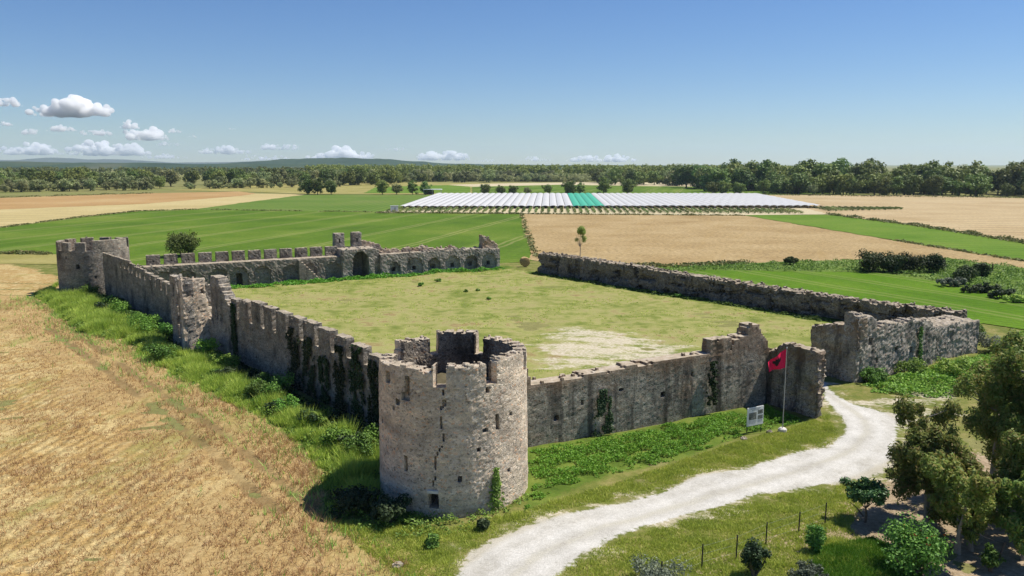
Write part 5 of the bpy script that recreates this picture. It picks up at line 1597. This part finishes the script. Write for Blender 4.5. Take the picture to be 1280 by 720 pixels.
dd = np.c_[np.sin(ph), -np.cos(ph)]
V, Q = leaves(np.c_[T_C + dd*(4.45 + r.uniform(0, .12, n))[:,None], z], np.c_[dd, np.full(n, .3)], .15, .12, 6, .5)
tag(obj('ivy', mesh('ivy', V, [Q], L_BUSH)), 'slim ivy climbing the lower face of the cracked round tower', 'ivy')

# stones scattered by the sign and the gate
def boulder(p, s_, seed, lab):
    r = np.random.RandomState(seed)
    m_ = np.zeros((5,5,4), bool)
    a, b, c = np.meshgrid(np.arange(5)-2, np.arange(5)-2, np.arange(4)-.5, indexing='ij')
    m_ = (a/2.3)**2 + (b/2.3)**2 + (c/2.6)**2 < 1.0
    V, Q = vox(m_, lambda i, j, k: np.c_[(i-2.5)*s_, (j-2.5)*s_, k*s_*.7], False, s_*.22, 0, seed, .5)
    o = obj('stone_block', mesh('stone_block', V, [Q], M_RUIN)); o.location = (p[0], p[1], -.03)
    tag(o, lab, 'stone')
boulder(g(930,549), .09, 1, 'pale flat stone in front of the information board')
boulder(g(962,540), .08, 2, 'pale flat stone between the information board and the flagpole')
boulder(g(497,708), .10, 3, 'whitish stone in the dry grass left of the path')

# ------------------------------------------------------------------ clouds: lumpy bodies of real vapour far beyond the hills
M_CLOUD = bpy.data.materials.new('cloud_vapour'); M_CLOUD.use_nodes = True
nt = M_CLOUD.node_tree; nt.nodes.clear()
oo = nt.nodes.new('ShaderNodeOutputMaterial'); pv = nt.nodes.new('ShaderNodeVolumePrincipled')
pv.inputs['Color'].default_value = (.99,.99,.99,1); pv.inputs['Density'].default_value = .016; pv.inputs['Anisotropy'].default_value = .1
nt.links.new(pv.outputs[0], oo.inputs['Volume'])
ico = bpy.data.meshes.new('ico')
import bmesh
bm = bmesh.new(); bmesh.ops.create_icosphere(bm, subdivisions=2, radius=1); bm.verts.ensure_lookup_table()
IV = np.array([v.co[:] for v in bm.verts]); IT = np.array([[v.index for v in f.verts] for f in bm.faces]); bm.free()
bpy.data.meshes.remove(ico)
CL = [(10,133,36,13,'wispy cloud at the left edge, highest of all'), (94,145,96,27,'largest white cumulus, high on the left'), (37,168,24,9,'small round cloud below the largest cumulus'), (76,164,38,9,'flat little cloud just below the largest cumulus'), (122,169,46,8,'thin flat cloud in the middle of the left group'),
      (161,161,24,12,'small puffy cloud right of the middle of the left group'), (184,175,54,17,'bright two-lobed cloud left of the long hill'), (218,166,22,6,'tiny flat cloud right of the bright two-lobed one'), (42,193,88,16,'long low cloud over the left tree belt'), (135,194,104,19,'broad low cloud over the far left mountains'),
      (282,192,66,12,'low cloud bank at the left end of the long hill'), (348,187,62,9,'flat white cloud above the long hill'), (428,201,84,20,'heaped cloud above the right end of the long hill'), (553,200,72,15,'heaped cloud above the shelter and the pale covers'), (668,201,48,6,'thin low cloud above the middle of the forest'), (756,202,96,11,'long low cloud above the forest, furthest right'), (210,182,34,6,'thin streak of cloud under the bright two-lobed one'), (494,188,34,5,'faint wisp between the two heaped clouds'), (8,157,18,6,'small scrap of cloud at the left edge below the wisp'), (240,172,16,4,'tiny scrap of cloud right of the tiny flat one'), (330,200,70,7,'low hazy cloud touching the long hill'), (610,202,40,4,'thin scrap of cloud between the heaped and the thin low cloud'), (12,190,40,8,'pale cloud at the left edge low over the trees'), (205,198,60,7,'low pale cloud right of the broad low cloud'), (290,162,14,3,'faint speck of cloud highest above the low bank')]
for i, (x, yb, wp, hp_, lab) in enumerate(CL):
    r = np.random.RandomState(900+i)
    D = 17500 + 350*i
    cx = (x-640)/FPX; ly = (yb-360)/FPX
    k = D/(CP - ly*SP)
    base = np.array([cx*k, D, CAM_H - k*(SP + ly*CP)])
    W, Hh = wp*D/FPX, hp_*D/FPX
    mb = MB(); n = max(8, int(wp/3.2))
    for q in range(n):
        u = (q+.5)/n*2 - 1
        env = (1-u*u)**.6*(.55 + .5*abs(math.sin(u*3.2 + i*1.7)))
        for lvl in range(3):
            rr_ = Hh*env*r.uniform(.14, .42)*(1 - .2*lvl)
            if rr_ < Hh*.06: continue
            c = base + [u*W/2 + r.normal()*W*.02, r.normal()*W*.10, rr_*.75 + Hh*env*.30*lvl]
            mb.add(IV*np.array([rr_*1.35, rr_*1.3, rr_])*(1 + .12*snoise(IV*2, 1.2, 5+q)[:,None]) + c, None, IT)
    o = obj('cloud', mb.mesh('cloud', M_CLOUD, True))
    md = o.modifiers.new('merge', 'REMESH'); md.mode = 'VOXEL'; md.voxel_size = max(14, Hh*.05)
    tag(o, lab, 'cloud', 'fair weather clouds low over the left horizon')

# ------------------------------------------------------------------ haze
HAZE = True
if HAZE:
    mb = MB()
    mb.box((0, B/2-150, 149.0), (2*B+400, B+500, 302.0))
    hm = bpy.data.materials.new('haze_air'); hm.use_nodes = True
    nt = hm.node_tree; nt.nodes.clear()
    oo = nt.nodes.new('ShaderNodeOutputMaterial'); pv = nt.nodes.new('ShaderNodeVolumePrincipled')
    pv.inputs['Color'].default_value = (.62,.80,1.0,1)
    pv.inputs['Density'].default_value = .00005
    pv.inputs['Anisotropy'].default_value = .2
    nt.links.new(pv.outputs[0], oo.inputs['Volume'])
    tag(obj('haze', mb.mesh('haze', hm)), kind='stuff')
